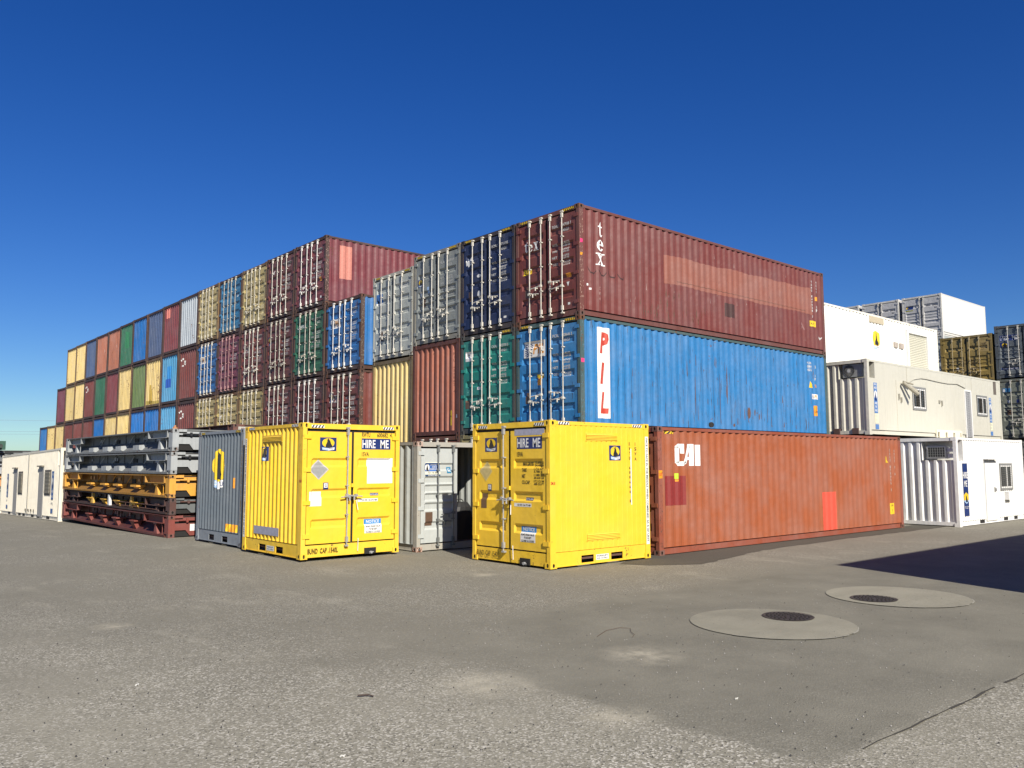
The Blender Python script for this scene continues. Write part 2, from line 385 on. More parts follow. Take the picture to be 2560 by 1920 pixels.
def numbers(d, pre, num, size, s0=1.42, zt=2.5, h=.085, m=None, lines=True):
    m = m or LETW
    d.text(pre, s0, zt - h, s0 + .25, zt, m); d.text(num, s0 + .37, zt - h, s0 + .72, zt, m); d.text(size, s0 + .37, zt - 2.5 * h, s0 + .6, zt - 1.5 * h, m)
    if lines:
        for i, (a, b_) in enumerate((('MAX GR.', '30.480 KGS'), ('TARE', ' 3.870 KGS'), ('NET', '26.610 KGS'), ('CU.CAP.', ' 76.4 CU.M'))):
            z = zt - .5 - i * .17
            d.text(a, s0, z - .06, s0 + .2, z, m); d.text(b_, s0 + .37, z - .05, s0 + .64, z + .01, m); d.text(b_.replace('KGS', 'LBS'), s0 + .37, z - .11, s0 + .64, z - .06, m)
    return d
# serif letters of the leasing mark: t, e, x
def tex(d, ch, x0, z0, x1, z1, m):
    T = lambda pts: [(x0 + a * (x1 - x0), z0 + b * (z1 - z0)) for a, b in pts]
    if ch == 't':
        d.poly(T([(.3, .2), (.55, .2), (.55, .98), (.47, .98), (.3, .78)]), m, 2); d.poly(T([(.05, .62), (.9, .62), (.9, .70), (.05, .70)]), m, 3)
        d.poly(T([(.3, .2), (.36, .06), (.55, 0), (.78, .04), (.95, .16), (.9, .2), (.75, .12), (.6, .12), (.55, .22)]), m, 3)
    elif ch == 'e':
        a = ell(.5, .36, .46, .36, 24, 0, 330); b_ = ell(.5, .36, .22, .29, 24, 0, 330)
        for i in range(23): d.poly(T([a[i], a[i + 1], b_[i + 1], b_[i]]), m, 2)
        d.poly(T([(.24, .36), (.96, .36), (.94, .43), (.26, .43)]), m, 3)
    else:
        d.poly(T([(.12, .68), (.38, .68), (.88, .04), (.62, .04)]), m, 2); d.poly(T([(.74, .68), (.84, .68), (.26, .04), (.16, .04)]), m, 3)
        for q in ([(.02, .64), (.48, .64), (.48, .70), (.02, .70)], [(.6, .64), (.98, .64), (.98, .70), (.6, .70)], [(.0, 0), (.4, 0), (.4, .06), (.0, .06)], [(.52, 0), (1, 0), (1, .06), (.52, .06)]): d.poly(T(q), m, 4)
    return d
def pil_logo(d, x0, z0, x1, z1):
    d.rect(x0, z0, x1, z1, WHITE, 1); w, h = x1 - x0, z1 - z0
    for i in range(6):
        z = z0 + h * (.12 + .13 * i); n = 8
        for j in range(n):
            a, b_ = x0 + w * (.04 + .36 * j / n), x0 + w * (.04 + .36 * (j + 1) / n); f = lambda t: math.sin(t / w * 32) * h * .04
            d.poly([(a, z + f(a)), (b_, z + f(b_)), (b_, z + f(b_) + h * .055), (a, z + f(a) + h * .055)], NAVY, 2)
    return d.text('PIL', x0 + w * .44, z0 + h * .2, x0 + w * .93, z0 + h * .82, ORG, 3, .12)

# ------------------------------------------------------------------ colours of the paints
C = dict(oxred=(.15, .037, .03), maroon=(.16, .035, .04), dkred=(.125, .033, .028), plum=(.16, .04, .062), blue=(.016, .12, .33), brblue=(.008, .12, .38), ltblue=(.06, .26, .46),
         slate=(.055, .085, .17), navy=(.012, .022, .07), green=(.025, .12, .065), olive=(.11, .16, .055), teal=(.012, .17, .14), tan=(.42, .33, .13), yellow=(.62, .46, .18),
         salmon=(.36, .13, .075), orange=(.30, .083, .033), rustor=(.30, .10, .06), grey=(.33, .35, .33), dkgrey=(.12, .13, .13), lgrey=(.36, .40, .44), steel=(.20, .225, .25), white=(.72, .71, .68),
         cream=(.70, .66, .54), hyel=(.76, .48, .03), brown=(.27, .19, .055), rgreen=(.05, .1, .06))
RBF = (.06, .03, .022)     # rusty brown frames
ORD = 'zeroth first second third fourth fifth sixth seventh eighth ninth tenth eleventh twelfth thirteenth fourteenth fifteenth sixteenth seventeenth eighteenth nineteenth'.split()

# ------------------------------------------------------------------ ground
def gz(x, y):
    if y < 24: return 0.
    g1 = -.0126 * (min(y, 36) - 24) - (.0172 * (min(y, 50) - 36) if y > 36 else 0) - (.006 * (min(y, 120) - 50) if y > 50 else 0)
    g2 = -.0075 * (min(y, 80) - 24); t = min(1, max(0, (x - 10.7) / 3)); return g1 * (1 - t) + g2 * t
def asphalt(name, base, stone, agg, patch, rough=.9, wear=False):
    m, t, n, l, P = nt(name); v = coords(n, l, False)
    big = ramp(n, l, noise(n, l, v, .22, 5, .62), .36, .66); med = ramp(n, l, noise(n, l, v, 1.3, 6, .65), .35, .7)
    b = mixc(n, l, mul(n, l, big, patch), base, tuple(x * .66 for x in base)); b = mixc(n, l, mul(n, l, med, patch * .7), b, tuple(min(1, x * 1.22) for x in base))
    strk = ramp(n, l, noise(n, l, scaled(n, l, v, (.25, 1.2, 1)), .8, 5, .6), .52, .72); b = mixc(n, l, mul(n, l, strk, patch * .5), b, tuple(x * .58 for x in base))
    vo = n.new('ShaderNodeTexVoronoi'); vo.inputs['Scale'].default_value = 62; l.new(v, vo.inputs['Vector'])
    sep = n.new('ShaderNodeSeparateColor'); l.new(vo.outputs['Color'], sep.inputs[0])
    expo = ramp(n, l, noise(n, l, v, .42, 5, .65), .38, .62, .25, 1.)
    if wear:   # the open side of the yard is worn down to the stones and paler, the driven lane by the boxes is smooth and darker
        sp = n.new('ShaderNodeSeparateXYZ'); l.new(v, sp.inputs[0]); q = n.new('ShaderNodeMath'); q.operation = 'ADD'; l.new(sp.outputs[0], q.inputs[0]); l.new(sp.outputs[1], q.inputs[1])
        q2 = n.new('ShaderNodeMath'); q2.operation = 'MULTIPLY_ADD'; l.new(noise(n, l, v, .3, 5, .6), q2.inputs[0]); q2.inputs[1].default_value = 16.; l.new(q.outputs[0], q2.inputs[2])
        wr = ramp(n, l, q2.outputs[0], 16.5, 22.5, 1., 0.); expo = mul(n, l, expo, ramp(n, l, wr, 0, 1, .5, 1.)); b = mixc(n, l, wr, tuple(x * .77 for x in base), mixc(n, l, .5, b, tuple(x * 1.16 for x in base)))
        b = mixc(n, l, mul(n, l, ramp(n, l, noise(n, l, scaled(n, l, v, (.35, 1., 1)), .55, 8, .72), .46, .70), .34), b, tuple(x * .6 for x in base))
        b = mixc(n, l, mul(n, l, ramp(n, l, noise(n, l, scaled(n, l, v, (1, .5, 1)), .9, 7, .7), .55, .72), .5), b, tuple(min(1, x * 1.4) for x in base))
    b = mixc(n, l, mul(n, l, ramp(n, l, sep.outputs[0], .72, .8), mul(n, l, expo, agg)), b, stone)
    b = mixc(n, l, mul(n, l, ramp(n, l, sep.outputs[1], .80, .86), mul(n, l, expo, agg * .9)), b, tuple(x * .32 for x in base))
    fn = noise(n, l, v, 170, 5, .75); b = mixc(n, l, mul(n, l, ramp(n, l, fn, .5, .75), agg * .6), b, tuple(x * .45 for x in base))
    if wear:   # relaid smoother square of asphalt round the manholes, with drifts of pale sand on it
        def lin(cx, cy, k, ns, lo, hi, sc):
            m1 = n.new('ShaderNodeVectorMath'); m1.operation = 'DOT_PRODUCT'; l.new(v, m1.inputs[0]); m1.inputs[1].default_value = (cx, cy, 0)
            m2 = n.new('ShaderNodeMath'); m2.operation = 'MULTIPLY_ADD'; l.new(noise(n, l, v, sc, 7, .68), m2.inputs[0]); m2.inputs[1].default_value = ns; l.new(m1.outputs['Value'], m2.inputs[2]); return ramp(n, l, m2.outputs[0], lo, hi)
        pm_ = mul(n, l, mul(n, l, lin(1, 0, 0, .7, 5.60, 5.78, 1.4), lin(0, 1, 0, .5, 3.22, 3.36, 2.)), mul(n, l, lin(0, -1, 0, .6, -8.6, -8.2, 1.2), lin(1, -.8, 0, 3., .1, 2.6, 1.6)))
        b = mixc(n, l, mul(n, l, pm_, .8), b, mixc(n, l, ramp(n, l, noise(n, l, v, .9, 6, .65), .35, .7), (.140, .132, .104), (.198, .186, .146)))
        for cx, cy, rr_ in ((7.05, 6.0, .55), (5.0, 6.2, .6), (5.2, 4.7, .4), (3.2, 11.5, .3), (9.8, 12.2, .35)):
            ds = n.new('ShaderNodeVectorMath'); ds.operation = 'DISTANCE'; l.new(v, ds.inputs[0]); ds.inputs[1].default_value = (cx, cy, 0)
            b = mixc(n, l, mul(n, l, mul(n, l, ramp(n, l, ds.outputs['Value'], rr_ * .2, rr_, 1, 0), ramp(n, l, noise(n, l, v, 4, 7, .72), .35, .62)), .75), b, (.40, .365, .28))
    l.new(b, P.inputs['Base Color']); P.inputs['Roughness'].default_value = rough; P.inputs['Specular IOR Level'].default_value = .25
    bp = n.new('ShaderNodeBump'); bp.inputs['Strength'].default_value = .55; bp.inputs['Distance'].default_value = .006
    l.new(mul(n, l, vo.outputs['Distance'], mul(n, l, fn, .5), 'ADD'), bp.inputs['Height']); l.new(bp.outputs[0], P.inputs['Normal']); return m
ASPH = asphalt('old_asphalt', (.238, .222, .174), (.54, .51, .44), .85, .6, wear=True);
ASPH_DK = asphalt('dark_asphalt', (.085, .078, .062), (.14, .13, .11), .4, .4); CONC = asphalt('concrete', (.262, .246, .19), (.30, .28, .23), .3, .8)
g = B(); xs = [-900, -300, -100, -40, -20, -10, 0, 5, 10, 10.7, 11.4, 12.2, 13, 13.7, 16, 20, 30, 45, 70, 120, 300, 900]; ys = [-900, -300, -60, -20, 0, 8, 16, 24, 28, 32, 36, 40, 44, 50, 60, 80, 120, 300, 900, 2200]
g.hf(lambda s, z, d: (s, z, gz(s, z)), xs, ys, lambda a, b: 0); o = obj('ground', g, ASPH); o['kind'] = 'structure'
def wob(pts, amp=.06, step=.35, seed=1):
    rr = random.Random(seed); out = []
    for i, p in enumerate(pts):
        q = pts[(i + 1) % len(pts)]; n = max(1, int(math.hypot(q[0] - p[0], q[1] - p[1]) / step))
        for j in range(n):
            f = j / n; out.append((p[0] + (q[0] - p[0]) * f + rr.uniform(-amp, amp), p[1] + (q[1] - p[1]) * f + rr.uniform(-amp, amp)))
    return out
def sheet(name, pts, z, m, kind='structure'):
    b = B(); b.add([(x, y, z) for x, y in pts], [tuple(range(len(pts)))]); o = obj(name, b, m); o['kind'] = kind; return o
sheet('asphalt_patch', wob([(14.2, 10.45), (17.5, 11.16), (22, 11.3), (28.4, 11.25), (28.4, 12.3), (14.4, 12.3), (12.9, 11.62), (13.2, 11.0)], .04, .3, 3), .004, ASPH_DK)  # darker strip of asphalt along the front of the orange container
# saw-cut joint along the patch
b = B(); pts = wob([(5.95, 3.02), (30, 2.9)], .012, .25, 9); pts = pts[:len(pts) // 2]
for i in range(len(pts) - 1):
    if random.random() < .82: (x0, y0), (x1, y1) = pts[i], pts[i + 1]; w = random.uniform(.006, .02); b.add([(x0, y0 - w, .006), (x1, y1 - w, .006), (x1, y1 + w * .6, .006), (x0, y0 + w * .6, .006)], [(0, 1, 2, 3)])
o = obj('road_joint', b, plain((.05, .045, .035), .95)); o['kind'] = 'structure'
# manholes
for cx, cy, kx, ky, lab in ((9.65, 6.05, 10.18, 6.13, 'nearer'), (13.0, 5.95, 12.47, 6.06, 'farther')):
    sheet('concrete_pad', ell(cx, cy, 1.03, 1.03, 56), .010, CONC)
    b = B(); n = 56
    for i in range(n):
        if 27 < i < 47 and i % 7:
            t0, t1 = 2 * math.pi * i / n, 2 * math.pi * (i + 1) / n; w = random.uniform(.008, .02)
            b.add([(cx + math.cos(a) * r, cy + math.sin(a) * r, .0125) for a, r in ((t0, 1.03), (t1, 1.03), (t1, 1.03 + w), (t0, 1.03 + w))], [(0, 1, 2, 3)])
    o = obj('concrete_edge', b, plain((.33, .315, .26), .9)); o['kind'] = 'structure'
    rt = root('manhole_cover', (kx, ky, .012), 'round rusty cast iron cover in the %s concrete circle' % lab, 'manhole cover', 'manhole covers in the yard')
    b = B(); b.cyl((0, 0, -.01), (0, 0, .006), .30, 40)
    for r in (.07, .12, .17, .22, .27):
        k = int(r * 95)
        for i in range(k):
            t = 2 * math.pi * i / k; b.box(r * math.cos(t) - .009, r * math.sin(t) - .009, .006, r * math.cos(t) + .009, r * math.sin(t) + .009, .013)
    IR = plain((.05, .043, .036), .6, .3, .5); obj('lid', b, IR, rt)
    b = B(); n = 40
    for a, c_, z in ((.305, .335, .008),):
        vs = [(rr * math.cos(2 * math.pi * i / n), rr * math.sin(2 * math.pi * i / n), z) for rr in (a, c_) for i in range(n)]; b.add(vs, [(i, (i + 1) % n, n + (i + 1) % n, n + i) for i in range(n)])
    obj('rim', b, plain((.07, .055, .045), .7, .2, .4), rt)
# loose chips and litter
b = B(); rr = random.Random(3)
for i in range(2600):
    d = 3.2 + 13 * rr.random() ** 1.5; a = R(49.1 + rr.uniform(-36, 36)); x, y = d * math.cos(a), d * math.sin(a)
    if x > 10.6 and y > 11.2 or x > 8 and y > 15.6: continue
    s = rr.uniform(.003, .010); k = rr.random()
    p = [(x + s * rr.uniform(.6, 1.2) * math.cos(t), y + s * rr.uniform(.6, 1.2) * math.sin(t), .0) for t in (0, 1.6, 3.1, 4.6)]; b.add([(q[0], q[1], .002) for q in p] + [(x, y, .004 + s * .9)], [(0, 1, 4), (1, 2, 4), (2, 3, 4), (3, 0, 4)], 0 if k < .45 else 1)
o = obj('gravel', b, [plain((.34, .32, .29), .9), plain((.055, .05, .045), .9)]); o['kind'] = 'stuff'; o.location.z = .004
for i, (x, y, w, h, a, lab) in enumerate([(3.05, 5.35, .06, .03, .3, 'white paper scrap lying on the open asphalt at lower left'), (6.6, 6.35, .02, .02, 0, None), (2.55, 8.3, .09, .035, 1.1, 'pale flat scrap lying on asphalt farthest to the left'), (6.35, 4.35, .08, .015, .2, 'torn white strip lying near the corner of the smooth asphalt')]):
    if lab:
        b = B(); b.hf(lambda s, z, d: (s * w, z * h, .006 + .012 * math.sin(s * 5 + z * 4)), [-.5, -.2, .1, .5], [-.5, 0, .5], lambda p, q: 0); o = obj('litter', b, plain((.5, .49, .45), .8)); o.scale = (.7, .7, .7); o.location = (x, y, .004); o.rotation_euler.z = a; tag(o, lab, 'litter', 'scraps on the asphalt')
b = B(); P0 = [(7.35, 6.95), (7.7, 7.12), (7.95, 7.12), (8.0, 7.0), (7.85, 6.86), (7.75, 6.72), (7.62, 6.64)]
for p, q in zip(P0, P0[1:]): b.cyl((*p, .010), (*q, .012), .0025, 5)
tag(obj('twig', b, plain((.10, .06, .035), .9)), 'thin curled brown twig lying on the smooth asphalt', 'twig')
b = B(); b.cyl((3.9, 6.6, .015), (3.98, 6.55, .018), .008, 6); b.cyl((3.98, 6.55, .018), (4.0, 6.5, .012), .007, 6); tag(obj('stick', b, plain((.07, .05, .04), .9)), 'short dark stick lying on the pale asphalt', 'stick')

# ------------------------------------------------------------------ the two bright yellow ten foot containers
LT = 2.991; Y0 = (.15, .12)
def yellow_doors(rt, near):
    d = D(); hazard(d, .2, .5, 2.79, 2.85, WHITE, 4); hazard(d, 1.99, 2.27, 2.79, 2.85, WHITE, 4)
    d.text('BUND  CAP  1540L', .16, .11, .88, .22, plain((.10, .07, .01), .5)); on(rt, d, 'postD', LT, HC, 'lettering')
    d = D(); K = plain((.035, .03, .015), .5); d.emblem(.41, 2.29, .81, 2.585)
    d.G('blank_plate') if near else d.G()
    if near: d.rect(1.37, 2.61, 2.27, 2.735, SILV, 1)
    else: d.text('RWTU', 1.45, 2.61, 1.66, 2.71, K); d.text('600682  4', 1.84, 2.61, 2.23, 2.71, K)
    d.G('hire_sign').rect(1.44, 2.335, 2.20, 2.58, NAVY, 1).text('HIRE', 1.46, 2.365, 1.80, 2.55, WHITE).text('ME', 1.93, 2.365, 2.15, 2.55, WHITE)
    d.G().text('15VA', 1.45, 2.18, 1.63, 2.275, K)
    if near:
        for i, (a, p, q) in enumerate((('MAX.GROSS', '13.600 KG', '34.400 LB'), ('TARE', ' 1.715 KG', ' 3.780 LB'), ('NET', '11.885 KG', '30.620 LB'), ('CU.CAP.', ' 17.2 CU.M', ' 608 CU.FT'))):
            z = 2.07 - i * .123; d.text(a, 1.60, z - .075, 1.60 + .035 * len(a), z, K); d.text(p, 1.96, z - .035, 2.25, z + .01, K); d.text(q, 1.96, z - .09, 2.25, z - .045, K)
        d.G('hazard_placard').poly([(.22, 1.88), (.44, 2.10), (.66, 1.88), (.44, 1.66)], plain((.62, .5, .18), .4), 2).poly([(.26, 1.88), (.44, 2.06), (.62, 1.88), (.44, 1.70)], plain((.48, .40, .19), .35), 3)
        d.G('customs_plate').rect(.28, 1.10, .465, 1.41, BROWNP, 2)
    else:
        d.G('blank_panel').rect(1.59, 1.57, 2.26, 2.14, WHITE, 1); d.G('hazard_placard').poly([(.155, 1.89), (.395, 2.11), (.635, 1.89), (.395, 1.67)], ALU, 2).poly([(.19, 1.89), (.395, 2.075), (.60, 1.89), (.395, 1.705)], plain((.36, .36, .35), .4, .2), 3); d.G('white_sheet').rect(.18, 1.11, .47, 1.42, WHITE, 1)
    d.G('class_sticker').rect(.505, 1.46, .63, 1.61, NAVY, 2).rect(.525, 1.50, .61, 1.595, WHITE, 3).text('G', .545, 1.515, .59, 1.58, NAVY, 4)
    d.G('number_plate').rect(1.69, 1.30, 1.91, 1.36, NAVY, 1).text('RWTU 6006', 1.70, 1.315, 1.90, 1.345, WHITE, 3); d.G('phone_sticker').rect(1.36, 1.17, 1.88, 1.24, WHITE, 1).text('133 593 136 372 480', 1.46, 1.185, 1.86, 1.225, K, 3)
    d.G('notice_sign').rect(1.545, .47, 1.99, .78, WHITE, 1).rect(1.545, .67, 1.99, .78, SKYB, 2).text('NOTICE', 1.60, .69, 1.94, .76, WHITE, 3)
    for i, t in enumerate(('BUND DRAIN VALVE', 'TO BE KEPT', 'CLOSED & LOCKED')): w = .38 if i != 1 else .22; d.text(t, 1.767 - w / 2, .60 - i * .062, 1.767 + w / 2, .64 - i * .062, K, 3)
    on(rt, d, 'door', LT, HC, 'lettering', ribs='dg', zt=.28)
    b = B(); b.box(-.004, W - 1.84, .02, .019, W - 1.545, .15, 0); b.box(-.012, W - 1.74, .02, -.005, W - 1.66, .06, 1); b.cyl((-.05, W - 1.70, .05), (.0, W - 1.70, .05), .03, 10, 1); b.cyl((-.03, W - 1.76, .055), (-.03, W - 1.65, .055), .012, 6, 1)
    obj('drain_valve', b, [DARK, GALV], rt)
    b = B(); b.box(-.02, W - 1.24, 1.5, .02, W - 1.18, 1.58); obj('door_catch', b, paint(C['hyel'], .1, .1, .1), rt)
    b = B(); b.cyl((-.03, W - 1.36, .38), (-.02, W - 1.36, -.0 + .1), .008, 5); b.cyl((-.03, W - 1.30, 1.22), (-.06, W - 1.33, 1.0), .009, 5); obj('seal_wire', b, WHITE, rt)
def vent_panel(rt, face, s0, s1, z0, z1, off, m):
    """louvred vent cover standing proud of the wall"""
    mp = maps(LT)[face]; b = B()
    P = lambda a, c, d0, d1: b.prism([(a[0], a[1]), (c[0], a[1]), (c[0], c[1]), (a[0], c[1])], mp, d0, d1)
    h = z1 - z0; P((s0, z0), (s1, z1), -.03, off); fr = .03
    for k in range(4):
        z = z0 + .03 + k * (h - .05) / 4; b.add([mp(s0 + fr, z, off + .018), mp(s1 - fr, z, off + .018), mp(s1 - fr, z + (h - .05) / 4 * .7, off + .002), mp(s0 + fr, z + (h - .05) / 4 * .7, off + .002), mp(s0 + fr, z, off + .002), mp(s1 - fr, z, off + .002)], [(0, 1, 2, 3), (4, 5, 1, 0)])
    return obj('vent_cover', b, m, rt)
def yellow_side(rt, face):
    K = plain((.03, .03, .02), .5); pr = 'deep' if face == 'left' else 'fine'; m = paint(C['hyel'], .1, .12, .12)
    vent_panel(rt, face, 1.0, 2.0, 2.50, 2.665, .004, m)
    if face == 'right': vent_panel(rt, face, 1.0, 2.05, .47, .64, .004, m)
    else:
        d = D(); d.rect(.62, .42, 1.92, .60, SILV, 2); d.build('tape_patch', rt, maps(LT)[face])
    d = D()
    if face == 'right':
        d.emblem(1.72, 2.10, 2.09, 2.415); d.vtext('RWTU 600666 0', 2.37, 2.49, .055, .075, .026, K); d.vtext('15VA', 2.56, 2.49, .05, .075, .03, K); d.G('white_strip').rect(2.405, 1.16, 2.425, 2.35, WHITE, 1)
    else: d.emblem(.85, 2.08, 1.25, 2.41)
    on(rt, d, face, LT, HC, 'lettering', prof=pr)
    d = D(); pf = 'postR' if face == 'right' else 'postL'
    hazard(d, .24, .54, 2.815, 2.87, WHITE, 4); hazard(d, 2.46, 2.76, 2.815, 2.87, WHITE, 4)
    if face == 'right': s0 = LT - .125
    else: s0 = .02
    d.G('warning_strip').rect(s0, .30, s0 + .105, 2.62, WHITE, 1).down("FACE TO FACE IN THE MIDDLE WHEN COMBINED AS A 20' UNIT", s0 + .022, s0 + .085, 2.58, .35, K, 2)
    d.G('lettering').text('SM.B', -.0 + (.02 if face == 'right' else LT - .12), 1.62, (.14 if face == 'right' else LT - .02), 1.68, REDL, 2)
    o = on(rt, d, pf, LT, HC, 'lettering'); d = D(); d.rect(1.30, .08, 1.68, .19, WHITE, 1).text('FORKLIFT', 1.33, .14, 1.65, .175, K, 2).text('FOR 10 ONLY', 1.33, .095, 1.65, .125, K, 2)
    d.build('rail_sign', rt, lambda s, z, dd: maps(LT)[pf](s, z, dd - .02))
kw = dict(rust=.06, streak=.10, fade=.10, framec=C['hyel'], barc=GALV, rail='tall', ribs='dg', bars=(.95, None), castc=paint(C['hyel'], .12, .1, .1), handles=False, rough=.4)
yr = container('yellow_container', (11.19, 11.80, .02), LT, HC, C['hyel'], 'bright yellow ten foot container with HIRE ME sign beside the orange container', prof='fine', group='yellow hire containers', **kw)
yl = container('yellow_container', (8.176, 16.25, .05), LT, HC, C['hyel'], 'bright yellow ten foot container standing against the grey ten foot container', prof='deep', group='yellow hire containers', rot='v', **kw)
for rt, near in ((yr, 1), (yl, 0)):
    yellow_doors(rt, near); yellow_side(rt, 'right' if near else 'left')
    for k, (s, sg, z) in enumerate(((1.05, 1, 1.33), (1.28, -1, 1.32))):
        h = handle_mesh(s, z, sg); obj('handle', h, GALV, rt)
    for k, p in enumerate(((0, 0, .45, .0),)):
        d = D()
# ------------------------------------------------------------------ grey ten foot container joined to the yellow one
gr = container('grey_container', (8.366, 19.783, .04), LT, HC, (.10, .12, .14), 'blue grey ten foot container behind the yellow one with a large wolf emblem', prof='deep', rot='v', rust=.12, streak=.2, rail='tall', ribs='dg', framec=(.22, .24, .26))
d = D(); d.emblem(.97, 1.34, 1.86, 2.42, back=False); on(gr, d, 'left', LT, HC, 'emblem', prof='deep')
d = D(); d.G('orange_strip').rect(2.40, 1.42, 2.45, 1.68, ORG, 1); d.G('reflector').rect(2.0, .33, 2.72, .52, ORG, 1); [d.poly([(2.0 + i * .15, .33), (2.06 + i * .15, .33), (2.12 + i * .15, .52), (2.06 + i * .15, .52)], YEL, 2) for i in range(5)]; on(gr, d, 'left', LT, HC, 'stickers', prof='deep')
d = D(); d.down("FACE TO FACE IN THE MIDDLE WHEN COMBINED AS A 20' UNIT", LT - .10, LT - .04, 2.6, .35, plain((.28, .17, .03), .6), 2); hazard(d, .2, .45, 2.815, 2.87, YEL, 3); hazard(d, 2.5, 2.78, 2.815, 2.87, YEL, 3); on(gr, d, 'postL', LT, HC, 'lettering')
# ------------------------------------------------------------------ pale grey container with one door open
op = container('open_container', (11.114, 16.25, .0), 6.058, SD, (.40, .42, .40), 'pale grey container with its right door open between the yellow containers', prof='side', rot='v', ribs='open', rust=.15, streak=.18, framec=(.34, .32, .27), barc=plain((.2, .21, .2), .5, .2, .3), castc=paint((.42, .30, .24), .9, .3, .3), open_right=True)
d = D(); d.G('company_sign').rect(.24, 1.74, .68, 2.10, plain((.75, .74, .6), .5), 1).rect(.24, 1.88, .68, 2.08, SKYB if 0 else plain((.05, .13, .36), .5), 2)
d.poly(ell(.32, 1.97, .065, .085), WHITE, 3).poly([(.28, 1.89), (.36, 1.89), (.33, 2.0), (.315, 2.05), (.30, 1.98)], BLACK, 4)
for i, t in enumerate(('CONTAINER HIRE', 'SALES &', 'MODIFICATION')): d.text(t, .40 + (.06 if i == 1 else 0), 2.02 - i * .05, .66 - (.06 if i == 1 else 0), 2.05 - i * .05, WHITE, 4)
d.text('13 16 53', .33, 1.83, .58, 1.87, BLACK, 4).rect(.24, 1.755, .68, 1.805, plain((.03, .07, .16), .5), 2).text('AUSTRALIA WIDE', .32, 1.765, .6, 1.795, WHITE, 4)
d.G('class_sticker').rect(.88, 1.83, 1.01, 1.98, plain((.03, .2, .36), .5), 1).text('GL', .90, 1.87, .99, 1.95, WHITE, 3); d.G('customs_plate').rect(.25, .60, .46, .92, BROWNP, 1)
on(op, d, 'door', 6.058, SD, 'stickers', ribs='open')
# the right leaf swung right round against the side
b = B(); b.box(-.02, -.12, .2, 1.08, -.07, SD - .17); b.box(.02, -.15, .1, .05, -.12, SD - .1); obj('open_door', b, paint((.40, .42, .40), .2, .2, .3), op)
b = B(); b.box(.01, W - 1.06, .02, .12, .12, .16); obj('door_sill', b, paint((.34, .32, .27), .4, .2, .3), op)
# dark rounded form of unknown kind just inside the open door
rt = root('dark_form', (12.55, 16.75, .16), 'black rounded machine with a carry handle inside the open grey container', 'machine')
b = B(); n = 9
for j in range(9):
    t = j / 8; w = .42 * (1 - .45 * t ** 1.5); dpt = .38 * (1 - .35 * t); z = .0 + .92 * t; cx = .40 + .10 * t
    for i in range(16):
        a = 2 * math.pi * i / 16; k = 1. if j < 8 else .75; b.v.append((cx + w * k * math.copysign(abs(math.cos(a)) ** .6, math.cos(a)), .4 + dpt * k * math.copysign(abs(math.sin(a)) ** .6, math.sin(a)), z))
for j in range(8):
    for i in range(16): b.f.append((j * 16 + i, j * 16 + (i + 1) % 16, j * 16 + 16 + (i + 1) % 16, j * 16 + 16 + i)); b.m.append(0)
b.f.append(tuple(8 * 16 + i for i in range(16))); b.m.append(0); obj('cover', b, plain((.012, .012, .012), .6), rt)
b = B(); pts = [(.42 + .12 * math.cos(math.pi * i / 8), .3, .93 + .07 * math.sin(math.pi * i / 8)) for i in range(9)]
for p, q in zip(pts, pts[1:]): b.cyl(p, q, .012, 6)
obj('handle', b, BLACK, rt)

# ------------------------------------------------------------------ orange container on the ground
cai = container('shipping_container', (14.733, 12.0, 0), 12.192, HC, C['orange'], 'long faded orange container on the ground with a big white three letter logo', rust=.12, streak=.22, fade=.45, framec=(.24, .06, .03), castc=paint((.16, .07, .05), 1.0, .3, .3), ribs='hc')
d = D(); ms = plain((.42, .04, .022), .6); u0 = 14.733
d.G('dark_red_patch').rect(.27, 1.10, 1.01, 1.77, plain((.23, .025, .022), .6), 1); d.G('bright_red_patch').rect(7.19, .18, 7.99, 1.24, plain((.70, .085, .05), .6), 1)
d.G('green_sticker').rect(.63, 1.70, .74, 1.83, plain((.45, .6, .03), .5), 2).rect(.65, 1.64, .74, 1.69, ORG, 2)
L_ = [(.66, 2.51, 1.56, 2.0)]
d.G('logo'); x, z, w, h = .66, 2.0, .92, .51; T = lambda pts: [(x + a * w, z + c_ * h) for a, c_ in pts]; WH = plain((.80, .79, .76), .5, 0, .05)
for q in ([(0, .12), (.13, .12), (.13, .88), (0, .88)], [(0, .8), (.35, .8), (.35, 1), (.08, 1), (0, .88)], [(.2, .56), (.35, .56), (.35, .8), (.2, .8)], [(0, .2), (.06, 0), (.33, 0), (.42, .2)], [(.31, .03), (.41, .1), (.63, .85), (.60, 1), (.52, 1), (.46, .88)], [(.58, 0), (.73, 0), (.73, 1), (.58, 1)], [(.44, .27), (.6, .27), (.6, .40), (.48, .40)], [(.82, 0), (1, 0), (1, .97), (.82, .97)]): d.poly(T(q), WH, 2)
d.G().vtext('CAIU 870426 5', 11.43, 2.49, .045, .075, .028, LETW); d.vtext('45G1 9 6', 11.74, 2.48, .045, .075, .03, LETW); d.poly([(11.13, 2.07), (11.36, 2.07), (11.15, 2.28)], YEL, 2)
d.G('caution_sticker').rect(11.35, .46, 11.63, .80, YEL, 1).text('CAUTION', 11.38, .70, 11.6, .76, BLACK, 2).text('9.6', 11.44, .52, 11.55, .62, BLACK, 2); on(cai, d, 'right', 12.192, HC)
d = D(); hazard(d, .24, .62, 2.735, 2.79, YEL, 3); on(cai, d, 'right', 12.192, HC, 'height_mark')
d = D(); numbers(d, 'CAIU', '870426 5', '45G1'); on(cai, d, 'door', 12.192, HC)
d = D(); d.rect(.02, 1.72, .15, 1.90, ORG, 1).text('120', .035, 1.78, .135, 1.84, REDL, 2); on(cai, d, 'postR', 12.192, HC, 'sticker')

